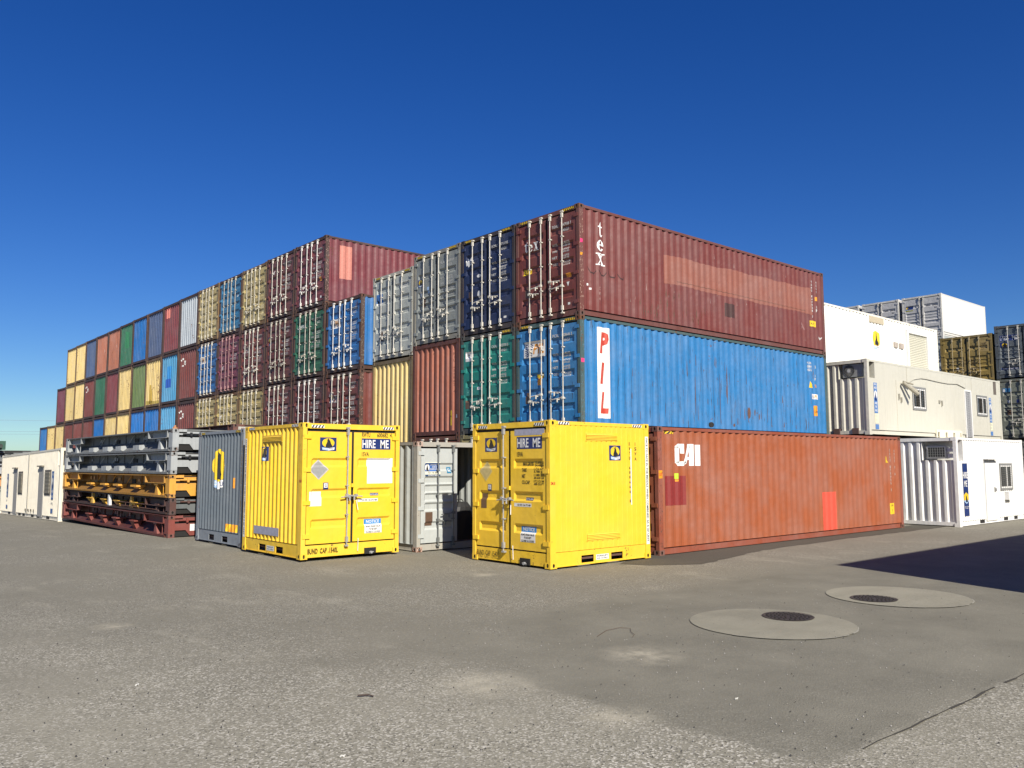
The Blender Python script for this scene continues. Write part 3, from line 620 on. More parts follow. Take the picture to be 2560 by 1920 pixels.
# ------------------------------------------------------------------ main block of forty foot containers
MX, MY, MW = 14.758, 14.406, 2.5
Z1, Z2 = 2.90, 5.795
def L40(k, z, c, label, H=HC, **a): return container('shipping_container', (MX, MY + MW * k + .02, z), 12.192, H, c, label, **a)
pil = L40(0, Z1, (.024, .165, .385), 'long bright blue container with red letters on a white upright panel', rust=.30, streak=.45, fade=.3, scr=1.3, framec=(.05, .09, .09), castc=paint((.07, .06, .05), 1.2, .3, .3))
d = D(); d.G('logo_panel').rect(.66, .31, 1.13, 2.66, plain((.78, .76, .70), .5, 0, .12), 1)
for ch, zt in (('P', 2.54), ('I', 1.75), ('L', .99)): w = .29 if ch != 'I' else .13; d.text(ch, .72, zt - .56, .72 + w, zt, plain((.50, .06, .035), .5), 3, .13, .055)
d.G().text('PCIU', 10.96, 2.50, 11.2, 2.58, LETW).text('828646', 10.96, 2.38, 11.24, 2.47, LETW).text('2', 11.4, 2.38, 11.5, 2.47, LETW).text('45G1', 10.98, 2.26, 11.24, 2.35, LETW).vtext('IP', 11.42, 2.16, .07, .09, .02, LETW)
d.G('height_sticker').poly([(11.05, 1.70), (11.30, 1.70), (11.09, 1.92)], YEL, 2).text('9.6', 11.38, 1.71, 11.47, 1.83, ORG); d.G('logo_sticker'); pil_logo(d, 11.16, 1.32, 11.6, 1.49); d.G('caution_sticker').rect(11.3, .75, 11.55, 1.10, ORG, 1).text('2.9M', 11.34, .85, 11.5, .93, BLACK)
rr = random.Random(5); d.G('rust_stain')
for i in range(95):
    s = 1.5 + 10 * rr.random() ** .7; zz = .25 + rr.random() ** 1.8 * 1.9; hh = rr.uniform(.06, .5); w = rr.uniform(.006, .022); d.poly([(s, zz), (s + w, zz + hh * .1), (s + w * .8, zz + hh * .8), (s + w * .3, zz + hh), (s - w * .2, zz + hh * .5)], RUSTM, 1)
for i, (s, zz, w, hh) in enumerate([(7.42, .52, .10, .36), (5.45, .2, .22, .16), (7.72, .62, .03, .2), (7.85, .70, .14, .03), (7.98, .5, .03, .2), (6.6, .25, .06, .1), (6.7, .8, .03, .3), (5.3, .85, .05, .2), (5.6, .2, .02, 1.9), (5.95, .25, .025, 1.6), (6.3, .9, .02, 1.1), (4.7, .5, .03, 1.2)]): d.poly(ell(s, zz + hh / 2, w / 2, hh / 2, 9), RUSTM if i != 1 else DARK, 2)
on(pil, d, 'right', 12.192, HC)
d = D(); d.G('logo_sticker'); pil_logo(d, .30, 1.98, 1.14, 2.42); d.G(); numbers(d, 'PCIU', '828646 2', '45G1'); d.G('caution_sticker').rect(.78, 1.42, 1.05, 1.52, YEL, 1).rect(.84, 1.22, 1.0, 1.42, ORG, 1).G('customs_plate').rect(.36, .75, .54, 1.05, BROWNP, 1)
on(pil, d, 'door', 12.192, HC); d = D(); hazard(d, .2, .55, 2.80, 2.86, YEL, 5); hazard(d, 1.9, 2.25, 2.80, 2.86, YEL, 5); d.text('', 0, 0, 1, 1, YEL); on(pil, d, 'postD', 12.192, HC, 'height_mark')
d = D(); d.rect(.03, 1.7, .14, 1.80, PINK, 1); on(pil, d, 'postR', 12.192, HC, 'sticker')
tx = L40(0, Z2, C['oxred'], 'long dark red container topmost at the corner with white upright lettering', rust=.26, streak=.4, fade=.3, framec=(.13, .045, .035), castc=paint((.10, .05, .035), 1.2, .3, .3), scr=0.)
d = D(); d.G('logo')
for ch, a, b_, z0, z1 in (('t', .70, .91, 2.14, 2.56), ('e', .67, .95, 1.765, 2.19), ('x', .64, .97, 1.39, 1.85)): tex(d, ch, a, z0, b_, z1, WH)
d.G('paint_patch').poly(wob([(3.44, 1.32), (3.44, 2.14), (6, 2.16), (11.33, 2.25), (11.4, 1.34)], .03, .5, 4), paint((.24, .085, .058), .1, .3, .3), 1)
d.poly([(4, 1.42), (11.0, 1.42), (11.0, 1.435), (4, 1.433)], RUSTM, 2)
d.G('dark_patch').rect(6.29, .69, 6.82, 1.11, plain((.06, .025, .022), .7), 1)
d.G('graffiti')
for i in range(4):
    P0 = [(.34 + i * .38, 1.28 - .03 * (i % 2)), (.42 + i * .38, 1.14), (.56 + i * .38, 1.12), (.66 + i * .36, 1.22)]
    for p, q in zip(P0, P0[1:]): d.poly([p, q, (q[0], q[1] + .03), (p[0], p[1] + .03)], plain((.03, .015, .015), .8), 2)
d.G().vtext('TGHU 847938 7', 11.40, 2.52, .045, .075, .026, LETW); d.vtext('45G1', 11.70, 2.54, .045, .08, .03, LETW); d.rect(11.63, 1.85, 11.74, 1.99, ORG, 1); d.vtext('IP', 11.69, 1.68, .07, .10, .02, LETW); d.G('height_sticker').rect(11.25, .93, 11.63, 1.13, YEL, 1).text('9.6 FT', 11.32, .99, 11.56, 1.07, BLACK)
d.G().vtext('CMA', .75, .82, .06, .09, .04, plain((.32, .18, .16), .7)); d.rect(.3, .80, .36, .86, WHITE, 1).rect(.38, .70, .44, .75, WHITE, 1)
d.G('rust_stain')
for i in range(46):
    s = 2.3 + 3.2 * rr.random(); zz = .2 + rr.random() ** 1.3 * .75; hh = rr.uniform(.05, .35); w = rr.uniform(.01, .035); d.poly([(s, zz), (s + w, zz + hh * .2), (s + w * .6, zz + hh), (s - w * .3, zz + hh * .5)], RUSTM, 1)
for i in range(30):
    s = 1.5 + 9.6 * rr.random(); zz = .3 + rr.random() * 2.2; hh = rr.uniform(.04, .22); d.poly([(s, zz), (s + .012, zz), (s + .008, zz + hh)], plain((.4, .3, .27), .7), 1)
d.G().text('w', 11.7, .5, 11.95, .6, LETW, 2, .3); d.text('A', 10.6, .75, 10.85, 1.0, plain((.25, .12, .11), .7)); on(tx, d, 'right', 12.192, HC)
def tex_door(d, s0, z0, s1, z1, m=None):
    w = (s1 - s0) / 3.1; m = m or WH; tex(d, 't', s0, z0, s0 + w * .8, z1, m); tex(d, 'e', s0 + w * .85, z0, s0 + w * 1.85, z0 + (z1 - z0) * .9, m); tex(d, 'x', s0 + w * 2, z0, s1, z0 + (z1 - z0) * 1.05, m)
d = D(); d.G('logo'); tex_door(d, .34, 1.98, .90, 2.30); d.G(); numbers(d, 'TGHU', '847938 7', '45G1'); d.rect(.27, 1.36, .60, 1.52, YEL, 1).text('!', .40, 1.38, .44, 1.5, BLACK).rect(.36, .74, .56, 1.03, BROWNP, 1).rect(1.93, 1.05, 2.10, 1.15, ORG, 1).poly([(1.96, .92), (2.06, .92), (2.01, .80)], WHITE, 1).rect(2.0, .32, 2.08, .38, WHITE, 1)
on(tx, d, 'door', 12.192, HC); d = D(); hazard(d, .2, .6, 2.80, 2.86, YEL, 5); hazard(d, 1.85, 2.25, 2.80, 2.86, YEL, 5); on(tx, d, 'postD', 12.192, HC, 'height_mark')
d = D(); d.rect(.03, 1.88, .13, 1.98, PINK, 1).rect(.03, 1.55, .12, 1.62, ORG, 1); on(tx, d, 'postR', 12.192, HC, 'sticker')
nv = L40(1, Z2, C['navy'], 'navy blue container on top between the dark red and grey containers', rust=.1, streak=.2, framec=(.04, .03, .03))
d = D(); numbers(d, 'ECMU', '971195', '45G1'); d.poly([(.22, 2.28), (.30, 2.22), (.27, 2.34), (.38, 2.28), (.45, 2.36), (.47, 2.26), (.60, 2.22), (.56, 2.14), (.42, 2.10), (.35, 2.05), (.30, 2.12), (.24, 2.10)], WHITE, 2).text('CMA', .40, 2.14, .55, 2.24, NAVY, 3)
d.poly(ell(.84, 1.72, .10, .05), WHITE, 1).poly(ell(.84, 1.17, .07, .11), WHITE, 1).rect(.36, 1.02, .55, 1.30, BROWNP, 1).rect(1.95, .32, 2.07, .38, WHITE, 1); on(nv, d, 'door', 12.192, HC)
d = D(); hazard(d, .2, .55, 2.80, 2.86, YEL, 5); hazard(d, 1.9, 2.25, 2.80, 2.86, YEL, 5); on(nv, d, 'postD', 12.192, HC, 'height_mark')
te = L40(1, Z1, C['teal'], 'teal green container directly under the navy blue container', rust=.12, streak=.25, framec=(.05, .05, .045))
d = D(); numbers(d, 'CAXU', '455939 0', '45G1'); d.rect(.22, 2.14, .54, 2.42, WHITE, 1).text('CARU', .25, 2.3, .4, 2.35, BLACK).text('H', .28, 1.13, .40, 1.33, plain((.1, .35, .3), .6)).rect(.76, 1.28, .92, 1.36, WHITE, 1).rect(.22, .75, .42, 1.0, BROWNP, 1).rect(.80, .86, .92, .94, WHITE, 1); on(te, d, 'door', 12.192, HC)
d = D(); hazard(d, 1.9, 2.25, 2.80, 2.86, YEL, 5); on(te, d, 'postD', 12.192, HC, 'height_mark')
g2 = L40(2, Z2, (.20, .215, .205), 'mid grey container on top left of the navy blue one', rust=.12, streak=.25, ribs='mid', framec=(.20, .19, .16))
d = D(); numbers(d, 'HLXU', '847195', '45G1', m=plain((.5, .5, .48), .6)); d.emblem(.22, 1.86, .50, 2.12); d.poly([(.28, 1.72), (.42, 1.72), (.35, 1.52)], WHITE, 1).rect(.72, 1.62, .82, 1.82, PALEB, 1).rect(.45, 1.2, .60, 1.5, BROWNP, 1); on(g2, d, 'door', 12.192, HC, ribs='mid')
d = D(); hazard(d, .2, .55, 2.80, 2.86, YEL, 5); hazard(d, 1.9, 2.25, 2.80, 2.86, YEL, 5); on(g2, d, 'postD', 12.192, HC, 'height_mark')
br = L40(2, Z1, C['rustor'], 'orange brown container with ribbed blind end under a grey container', end='blind', rust=.3, streak=.45, fade=.35, framec=(.10, .035, .025))
d = D(); d.rect(1.90, .30, 2.04, .75, plain((.65, .42, .02), .6), 1).text('CAUTION', 1.92, .55, 2.02, .6, BLACK); d.vtext('TRIU 455862 4', 2.10, 2.6, .05, .075, .028, plain((.10, .03, .02), .7)); d.rect(2.25, .52, 2.32, .62, WHITE, 1); on(br, d, 'front', 12.192, HC)
g3 = L40(3, SD + HC + .05, (.36, .38, .35), 'pale grey container leftmost on top of the main block', rust=.12, streak=.2, ribs='gr', framec=(.34, .33, .28))
d = D(); d.rect(.22, 1.98, .60, 2.28, plain((.06, .2, .5), .5), 1).poly([(.24, 1.98), (.36, 1.98), (.30, 2.2)], BLACK, 2).rect(.22, 1.92, .60, 1.97, WHITE, 2); numbers(d, 'CAXU', '911420', '45G1', lines=False, m=WHITE); d.rect(.45, .65, .65, 1.0, BROWNP, 1); on(g3, d, 'door', 12.192, HC, ribs='gr')
d = D(); hazard(d, .2, .5, 2.80, 2.86, YEL, 4); hazard(d, 1.95, 2.25, 2.80, 2.86, YEL, 4); on(g3, d, 'postD', 12.192, HC, 'height_mark')
yw = L40(3, SD + .02, C['yellow'], 'sand yellow container with ribbed blind end under the palest grey container', end='blind', rust=.3, streak=.4, framec=(.14, .10, .05))
L40(0, 0, C['blue'], 'blue container on the ground under the long bright blue container', rust=.4, framec=RBF, simple=True)
L40(1, 0, (.36, .30, .12), 'mustard container on the ground under the teal container', rust=.4)
L40(2, 0, (.20, .07, .04), 'rusty red container on the ground under the orange brown blind end', rust=.6)
L40(3, 0, C['grey'], 'grey container on the ground under the sand yellow blind end', H=SD, rust=.4, simple=True)

def chips(rt, L, H, seed, m, n=70):
    q = random.Random(seed); d = D()
    for i in range(n):
        s0 = q.uniform(.01, .14); z = .15 + (H - .3) * q.random() ** 1.2; w, h = q.uniform(.004, .018), q.uniform(.01, .06)
        d.poly([(s0, z), (min(.149, s0 + w), z + h * .2), (min(.149, s0 + w * .7), z + h), (s0 - w * .2, z + h * .6)], m, 1)
    d.build('chipped_paint', rt, maps(L)['postR'])
CHIP = plain((.42, .27, .21), .8); chips(tx, 12.192, HC, 1, CHIP, 110); chips(pil, 12.192, HC, 2, plain((.10, .20, .26), .8), 60); chips(pil, 12.192, HC, 7, RUSTM, 40); chips(cai, 12.192, HC, 3, RUSTM, 70)
# ------------------------------------------------------------------ long stack of twenty foot containers
LX, LY, LW = 14.25, 24.28 + .03, 2.53
tiers = {
 1: ['oxred:d:tex2', 'dkred:d:small', 'dkred:d:tex', 'tan:d', 'tan:d', 'tan:d', 'dkred:b:star', 'ltblue:b', 'brblue:b', 'brblue:b', 'yellow:b', 'yellow:b', 'brblue:b', 'oxred:b', 'oxred:b', 'oxred:b', 'yellow:b', 'yellow:b', 'blue:b'],
 2: ['blue:d:pil', 'green:d:capital', 'dkred:d:wolf', 'oxred:d:tex', 'plum:d:c', 'blue:d:pil', 'dkred:b:star', 'ltblue:b:patch', 'yellow:b:stain', 'olive:b', 'yellow:b', 'maroon:b', 'green:b', 'oxred:b:star', 'yellow:b', 'yellow:b', 'plum:b'],
 3: [None, 'maroon:d:num', 'dkred:d:dot', 'yellow:d', 'blue:d:dark', 'yellow:d', 'lgrey:b', 'maroon:b:pink', 'slate:b', 'brblue:b', 'green:b:green', 'salmon:b', 'salmon:b', 'slate:b', 'yellow:b', 'yellow:b'],
 0: ['grey', 'dkred', 'blue', 'dkred', 'tan', 'green', 'dkred', 'blue', 'tan', 'dkred', 'yellow', 'blue', 'dkred', 'green', 'oxred', 'yellow', 'blue', 'dkred', 'oxred']}
CN = dict(oxred='oxide red', dkred='dark red', maroon='maroon', plum='purple red', blue='blue', brblue='bright blue', ltblue='light blue', slate='slate blue', green='green', olive='olive green', tan='tan', yellow='sand yellow', salmon='salmon pink', lgrey='silver grey', grey='grey')
NUM = {0: ('TGHU', '289981', '22G1'), 1: ('CLHU', '280201', '22G1'), 2: ('TGHU', '223610', '22G1'), 3: ('TRLU', '291101', '22G1')}
for t in (0, 1, 2, 3):
    for k, sp in enumerate(tiers[t]):
        if not sp: continue
        q = sp.split(':'); nm = q[0]; kind = q[1] if len(q) > 1 else 'b'; ex = q[2] if len(q) > 2 else ''
        c = C[nm]
        if kind == 'd' and nm == 'blue' and ex == 'dark': c = (.03, .15, .28)
        if kind == 'd' and nm == 'yellow': c = (.50, .40, .17)
        jit = 1 + random.uniform(-.12, .12); c = tuple(round(min(.9, x * jit), 3) for x in c)
        z = [.0, 2.66, 2.66 + SD + .01, 2.66 + 2 * SD + .02][t] - .0072 * k * LW
        if t == 0: z = gz(LX, LY + LW * k) + .03
        what = {'d': 'container with doors and white rods', 'b': 'container with ribbed end'}[kind]
        extra = {'tex2': ' and large white letters', 'tex': ' and white letters', 'pil': ' and white logo panel', 'capital': ' and white lettering', 'wolf': ' and wolf sticker', 'patch': ' and a darker blue square', 'stain': ' and brown stain', 'pink': ' and pink patch', 'star': ' and broken white emblem'}.get(ex, '')
        lab = '%s %s%s, %s column of long stack, %s tier' % (CN[nm], what, extra, ORD[k + 1], ['ground', 'second', 'third', 'top'][t])
        if len(lab.split()) > 16: lab = '%s %s%s, %s column, %s tier' % (CN[nm], 'container', extra, ORD[k + 1], ['ground', 'second', 'third', 'top'][t])
        far = k > 2 or t == 0
        rt = container('stacked_container', (LX + random.uniform(-.02, .02), LY + LW * k, z), 6.058, SD, c, lab, end='doors' if kind == 'd' else 'blind', group='containers of the long stack', ribs='sd',
                       rust=(.6 if nm in ('yellow', 'tan') else .45) if t else .4, streak=.62, fade=.35, framec=RBF if nm not in ('tan', 'yellow') else (.16, .10, .045), simple=far, handles=k < 4,
                       barc=plain((.56, .52, .42), .5, 0, .4) if nm in ('tan', 'yellow') else (plain((.36, .2, .2), .6) if nm == 'plum' else random.choice([BARW, BARW, plain((.5, .47, .40), .6, 0, .6), plain((.66, .64, .60), .45, 0, .3)])))
        d = D()
        if kind == 'd' and t:
            n_ = NUM[(t + k) % 4]; n_ = {'pil': ('PCIU', '254387', '22G1')}.get(ex, n_)
            m_ = LETW if nm not in ('tan', 'yellow') else plain((.2, .16, .08), .6)
            if nm not in ('tan', 'yellow') and ex != 'dark': numbers(d, *n_, zt=2.2, lines=k < 5, m=m_)
            if ex == 'pil': pil_logo(d, .32, 1.60, .98, 1.92)
            if ex in ('tex', 'tex2'): tex_door(d, .30, 1.55, .86, 1.90, plain((.62, .6, .56), .6)); ex == 'tex2' and d.emblem(.36, 1.55, .6, 1.9, full=False)
            if ex == 'capital': d.text('CAPITAL', .30, 1.92, .95, 2.06, WHITE)
            if ex == 'wolf': d.emblem(.26, 1.60, .48, 1.92, full=False)
            if ex == 'c': d.text('C', .25, 1.6, .38, 1.9, plain((.3, .1, .12), .7)); d.poly(ell(.62, 1.15, .05, .1), WHITE, 1)
            if ex == 'dot': d.poly(ell(.62, 1.95, .05, .09), WHITE, 1)
            if ex == 'small': d.rect(.35, 1.5, .42, 1.65, WHITE, 1)
            if ex == 'num': d.rect(2.05, .3, 2.15, .38, WHITE, 1).rect(1.95, .95, 2.1, 1.1, ORG, 1)
            if ex == 'dark': d.rect(1.9, 1.6, 2.0, 1.7, WHITE, 1)
            if nm in ('tan', 'yellow'): d.rect(1.95, .4, 2.2, .85, plain((.62, .52, .28), .6), 1) if k % 2 else d.rect(.5, 1.5, .62, 1.65, WHITE, 1)
            if d.p: on(rt, d, 'door', 6.058, SD, ribs='sd')
        elif t:
            if ex == 'star': [d.poly(q_, LETW, 1) for q_ in ([(.22, 2.02), (.62, 2.1), (.6, 2.18), (.2, 2.1)], [(.28, 1.72), (.62, 1.76), (.62, 1.82), (.28, 1.80)], [(.24, 1.9), (.36, 1.92), (.34, 1.98)], [(.5, 1.86), (.72, 1.84), (.82, 2.02), (.7, 2.0), (.78, 1.78), (.66, 1.9)])]
            if ex == 'patch': d.rect(.62, .85, 1.32, 1.30, plain((.01, .07, .35), .6), 1).rect(.75, 1.3, 1.5, 1.95, plain((.02, .2, .5), .6), 1)
            if ex == 'stain': d.poly(wob([(.55, .16), (1.1, .16), (1.0, 1.2), (.7, 1.25)], .04, .2, 8), plain((.40, .27, .05), .8), 1).poly(wob([(.14, .16), (2.2, .16), (2.2, .3), (.14, .36)], .03, .2, 6), plain((.33, .25, .06), .8), 1)
            if ex == 'pink': d.rect(.35, 1.9, 1.0, 2.42, plain((.55, .17, .14), .7), 1)
            if ex == 'green': d.poly(wob([(.9, 1.15), (1.7, 1.15), (1.7, 2.1), (.9, 2.1)], .08, .3, 2), plain((.02, .16, .07), .7), 1)
            if nm == 'salmon': d.poly(ell(1.7, 1.5, .06, .12, 8), WHITE, 1)
            if d.p: on(rt, d, 'front', 6.058, SD, 'markings')
        if (t, k) in ((3, 1), (2, 0), (1, 0)): chips(rt, 6.058, SD, t * 9 + k, CHIP if t != 2 else plain((.22, .22, .17), .8), 90)
        if t == 3 and k == 1:
            d = D(); d.rect(.60, 1.05, 1.10, 2.30, plain((.52, .19, .14), .6), 1); on(rt, d, 'right', 6.058, SD, 'paint_patch')

# ------------------------------------------------------------------ site offices on the right and on the far left
def window(parent, mp, s0, s1, z0, z1, mesh=True, deep=.0):
    b = B(); P = lambda a0, c0, a1, c1, d0, d1, mi=0: b.prism([(a0, c0), (a1, c0), (a1, c1), (a0, c1)], mp, d0, d1, mi)
    P(s0, z0, s1, z0 + .07, -.02, .03); P(s0, z1 - .07, s1, z1, -.02, .03); P(s0, z0 + .07, s0 + .06, z1 - .07, -.02, .03); P(s1 - .06, z0 + .07, s1, z1 - .07, -.02, .03)
    w = obj('window', b, plain((.22, .22, .21), .6), parent)
    b = B(); a, c_, e, f = s0 + .06, z0 + .07, s1 - .06, z1 - .07; m = a + (e - a) * .55
    for x0, y0, x1, y1 in ((a, c_, e, c_ + .05), (a, f - .05, e, f), (a, c_ + .05, a + .04, f - .05), (e - .05, c_ + .05, e, f - .05), (m, c_ + .05, m + .06, f - .05)): b.prism([(x0, y0), (x1, y0), (x1, y1), (x0, y1)], mp, -.02, .02)
    obj('sash', b, WHITE, w)
    b = B(); b.add([mp(a, c_, .0), mp(e, c_, .0), mp(e, f, .0), mp(a, f, .0)], [(0, 1, 2, 3)]); obj('pane', b, GLASS, w)
    if mesh:
        b = B(); n = 12
        for i in range(1, n): z = c_ + (f - c_) * i / n; b.prism([(a, z), (e, z), (e, z + .008), (a, z + .008)], mp, .021, .027)
        for i in range(1, 6): x = a + (e - a) * i / 6; b.prism([(x, c_), (x + .008, c_), (x + .008, f), (x, f)], mp, .028, .033)
        obj('security_mesh', b, plain((.16, .15, .13), .7), w)
    return w
def office(loc, L, H, c, label, name='site_office', prof='office', notch=(1.1, .54, 2.15), v_or=False, doors_end=False, tilt=0., group=None):
    rt = root(name, (loc[0] + (W if v_or else 0), loc[1], loc[2]), label, 'site office', group, (0, tilt, R(90) if v_or else 0))
    pm = paint(c, .05, .14, .12, .5); ny, nx, nz = notch
    obj('frame', cached(('frame', L, H, 'blind', 'std', True), lambda: frame_mesh(L, H, 'blind', 'std', True)), [pm, DARK], rt)
    xs, d = side_prof(L, **PROF[prof]); xs = sorted(set([.148] + xs + [L - .148])); mp = maps(L)
    vis, hid = ('left', 'right') if v_or else ('right', 'left')
    b = B(); b.hf(mp[hid], xs, [.17, H - .08], d); obj('side_wall', b, pm, rt)
    b = B(); S = (lambda x: L - x) if v_or else (lambda x: x)
    cut = S(nx); lo = [x for x in xs if (x >= cut if not v_or else x <= cut)]; lo = sorted(set(lo + [cut]))
    b.hf(mp[vis], xs, [.17, nz], d); b.hf(mp[vis], lo, [nz, H - .08], d); side = obj('side_wall', b, pm, rt)
    yv = (lambda y: W - y) if v_or else (lambda y: y)
    b = B(); xe, de = side_prof(W, **PROF['end']); xe = sorted(set([.1] + xe + [W - .1])); sc_ = (W - ny) if not v_or else ny
    b.hf(mp['front'], xe, [.15, nz], de)
    up_ = sorted(set([x for x in xe if (x <= sc_ if not v_or else x >= sc_)] + [sc_])); b.hf(mp['front'], up_, [nz, H - .11], de); obj('end_wall', b, pm, rt)
    b = B(); y0, y1 = yv(.005), yv(ny); t = H - .09
    b.add([(nx, y0, nz), (nx, y1, nz), (nx, y1, t), (nx, y0, t)], [(0, 1, 2, 3)]); b.add([(.03, y1, nz), (nx, y1, nz), (nx, y1, t), (.03, y1, t)], [(0, 1, 2, 3)]); b.add([(.03, y0, nz), (nx, y0, nz), (nx, y1, nz), (.03, y1, nz)], [(0, 1, 2, 3)])
    obj('equipment_recess', b, pm, rt); obj('roof', roof_mesh(L, H), pm, rt); obj('floor', floor_mesh(L), RUSTM, rt); obj('end_wall', back_mesh(L, H), pm, rt)
    return rt, side, mp[vis]
def ac_unit(rt, y0, y1, z0, z1, x, fan):
    b = B(); b.box(x, y0, z0, x + .28, y1, z1); a = obj('air_conditioner', b, plain((.5, .5, .47), .5) if not fan else plain((.24, .24, .22), .5), rt)
    b = B(); b.box(x - .004, y0 + .05, z0 + .05, x - .001, y1 - .06, z1 - .05)
    if fan:
        b = B(); cy, cz, r_ = (y0 + y1) / 2 + .12, (z0 + z1) / 2, (z1 - z0) / 2 - .02
        b.cyl((x - .012, cy, cz), (x - .001, cy, cz), r_, 24); obj('fan_opening', b, DARK, a)
        b = B()
        for i in range(22): t = 2 * math.pi * i / 22; b.cyl((x - .018, cy + .05 * math.cos(t), cz + .05 * math.sin(t)), (x - .018, cy + r_ * math.cos(t), cz + r_ * math.sin(t)), .004, 4)
        b.cyl((x - .025, cy, cz), (x - .012, cy, cz), .06, 12); obj('fan_guard', b, plain((.4, .4, .38), .5), a)
    else:
        obj('coil', b, plain((.03, .035, .035), .4), a); b = B()
        for i in range(8): y = y0 + .05 + (y1 - y0 - .11) * i / 7; b.cyl((x - .014, y, z0 + .05), (x - .014, y, z1 - .05), .006, 4)
        for i in range(5): z = z0 + .05 + (z1 - z0 - .1) * i / 4; b.cyl((x - .014, y0 + .05, z), (x - .014, y1 - .06, z), .006, 4)
        obj('grille', b, plain((.3, .31, .3), .5), a); b = B(); b.box(x + .02, y0 - .16, z0 + .02, x + .2, y0 - .02, z0 + .16); b.box(x + .02, y0 - .16, z0 + .22, x + .2, y0 - .02, z0 + .34); obj('pipe_cover', b, WHITE, a)
def boxes(parent, name, mp, rects, d0, d1, m, top=None):
    b = B()
    for a, z, c_, e in rects: b.prism([(a, z), (c_, z), (c_, e), (a, e)], mp, d0, d1)
    return obj(name, b, m, parent)
# white office on the ground
off, sw_, mp = office((28.42, 10.88, 0), 6.058, HC, C['white'], 'white ribbed site office on the ground with a blue HIRE ME strip')
s_ = 28.42
ac_unit(off, .34, .98, 2.20, 2.62, .10, False)
window(off, mp, 3.66, 4.83, 1.10, 2.04); dr = boxes(off, 'door', mp, [(2.32, .10, 3.34, 2.13)], -.03, .012, plain((.72, .72, .69), .5, 0, .05))
boxes(dr, 'door_lock', mp, [(3.08, 1.05, 3.13, 1.22), (3.20, 1.08, 3.24, 1.18)], .012, .03, plain((.12, .11, .1), .5)); boxes(off, 'door_canopy', mp, [(2.24, 2.17, 3.34, 2.20)], -.01, .16, WHITE)
boxes(off, 'junction_box', mp, [(4.02, .76, 4.52, 1.04)], -.01, .14, WHITE)
d = D(); d.rect(.42, .33, .82, 2.04, NAVY, 1).text('HIRE', .43, 1.55, .81, 1.76, WHITE).text('ME', .50, 1.28, .74, 1.48, WHITE); d.poly([(.44, .80), (.80, .80), (.80, 1.02), (.62, 1.10), (.44, 1.02)], YEL, 2).poly([(.56, .78), (.74, .78), (.66, .95), (.60, 1.02)], BLACK, 3).poly([(.44, .80), (.62, .72), (.80, .80), (.80, .84), (.44, .84)], PALEB, 3)
d.text('CALL 131653', .45, .62, .79, .65, WHITE).text('FOR HIRE', .50, .57, .74, .60, WHITE); d.build('hire_sign', off, lambda s, z, dd: mp(s, z, dd), lambda s, z: .004)
boxes(off, 'fork_pocket', lambda s, z, dd: (s, .045 - dd, z), [(1.78, .035, 2.2, .15), (3.95, .035, 4.35, .15), (4.95, .035, 5.3, .15)], -.02, .002, DARK)
# cream office one level up
mid, sw_, mp = office((27.42, 13.22, 3.02), 12.192, SD, (.50, .48, .40), 'cream site office on the second level with two windows and a security door', prof='flat', notch=(1.04, .55, 1.95))
ac_unit(mid, .22, .92, 2.0, 2.44, .10, True); q = 27.42
window(mid, mp, 3.42, 4.56, .98, 1.84); window(mid, mp, 9.46, 10.58, .98, 1.84)
dr = boxes(mid, 'security_door', mp, [(8.26, .07, 8.84, 1.92)], -.01, .012, plain((.25, .25, .25), .6)); b = B()
for i in range(26):
    z = .12 + i * .07
    for sg in (1, -1): b.add([mp(8.33, z, .016), mp(8.77, z + sg * .06, .016), mp(8.77, z + sg * .06 + .014, .016), mp(8.33, z + .014, .016)], [(0, 1, 2, 3)])
obj('security_mesh', b, plain((.42, .42, .42), .5), dr); boxes(dr, 'door_frame', mp, [(8.20, .05, 8.27, 1.98), (8.80, .05, 8.88, 1.98), (8.27, 1.92, 8.80, 1.98)], 0., .035, WHITE)
boxes(mid, 'grille', mp, [(11.40, 1.96, 11.72, 2.52)], -.02, .006, plain((.13, .11, .09), .7))
boxes(mid, 'wall_joint', mp, [(2.14, .17, 2.155, 1.98), (3.03, 1.98, 3.045, 2.5), (9.0, 1.95, 9.012, 2.5)], -.0, .006, plain((.45, .41, .31), .6))
boxes(mid, 'fork_rail', mp, [(5.30, .0, 5.38, .30), (5.57, .0, 6.09, .30), (6.28, .0, 6.82, .30), (7.0, .0, 7.5, .30), (7.6, .0, 7.7, .30), (5.38, .21, 5.57, .30), (6.09, .21, 6.28, .30), (6.82, .21, 7.0, .30), (7.5, .21, 7.6, .30)], 0., .05, C_ := paint((.72, .67, .52), .05, .1, .1))
for a, z0 in ((.42, 1.79), (10.82, 1.79)):
    d = D(); d.rect(a, z0 - 1.05, a + .25, z0, plain((.09, .2, .45), .5), 1); d.poly(ell(a + .125, z0 - .42, .11, .15), WHITE, 2).poly([(a + .04, z0 - .62), (a + .21, z0 - .62), (a + .14, z0 - .4), (a + .12, z0 - .3)], NAVY, 3)
    d.text('ROYAL', a + .03, z0 - .09, a + .22, z0 - .02, WHITE).text('WOLF', a + .03, z0 - .22, a + .22, z0 - .13, WHITE).text('HIRE', a + .04, z0 - .74, a + .21, z0 - .67, WHITE).text('&', a + .08, z0 - .86, a + .17, z0 - .78, WHITE).text('SALE', a + .04, z0 - .99, a + .21, z0 - .91, WHITE)
    d.rect(a + .02, z0 - 1.38, a + .27, z0 - 1.06, plain((.75, .72, .5), .5), 1).text('1300', a + .06, z0 - 1.18, a + .22, z0 - 1.12, ALU).text('651', a + .06, z0 - 1.31, a + .22, z0 - 1.24, ALU).rect(a + .03, z0 - 1.60, a + .28, z0 - 1.43, plain((.09, .2, .45), .5), 1); d.build('company_sign', mid, mp, lambda s, z: .004)
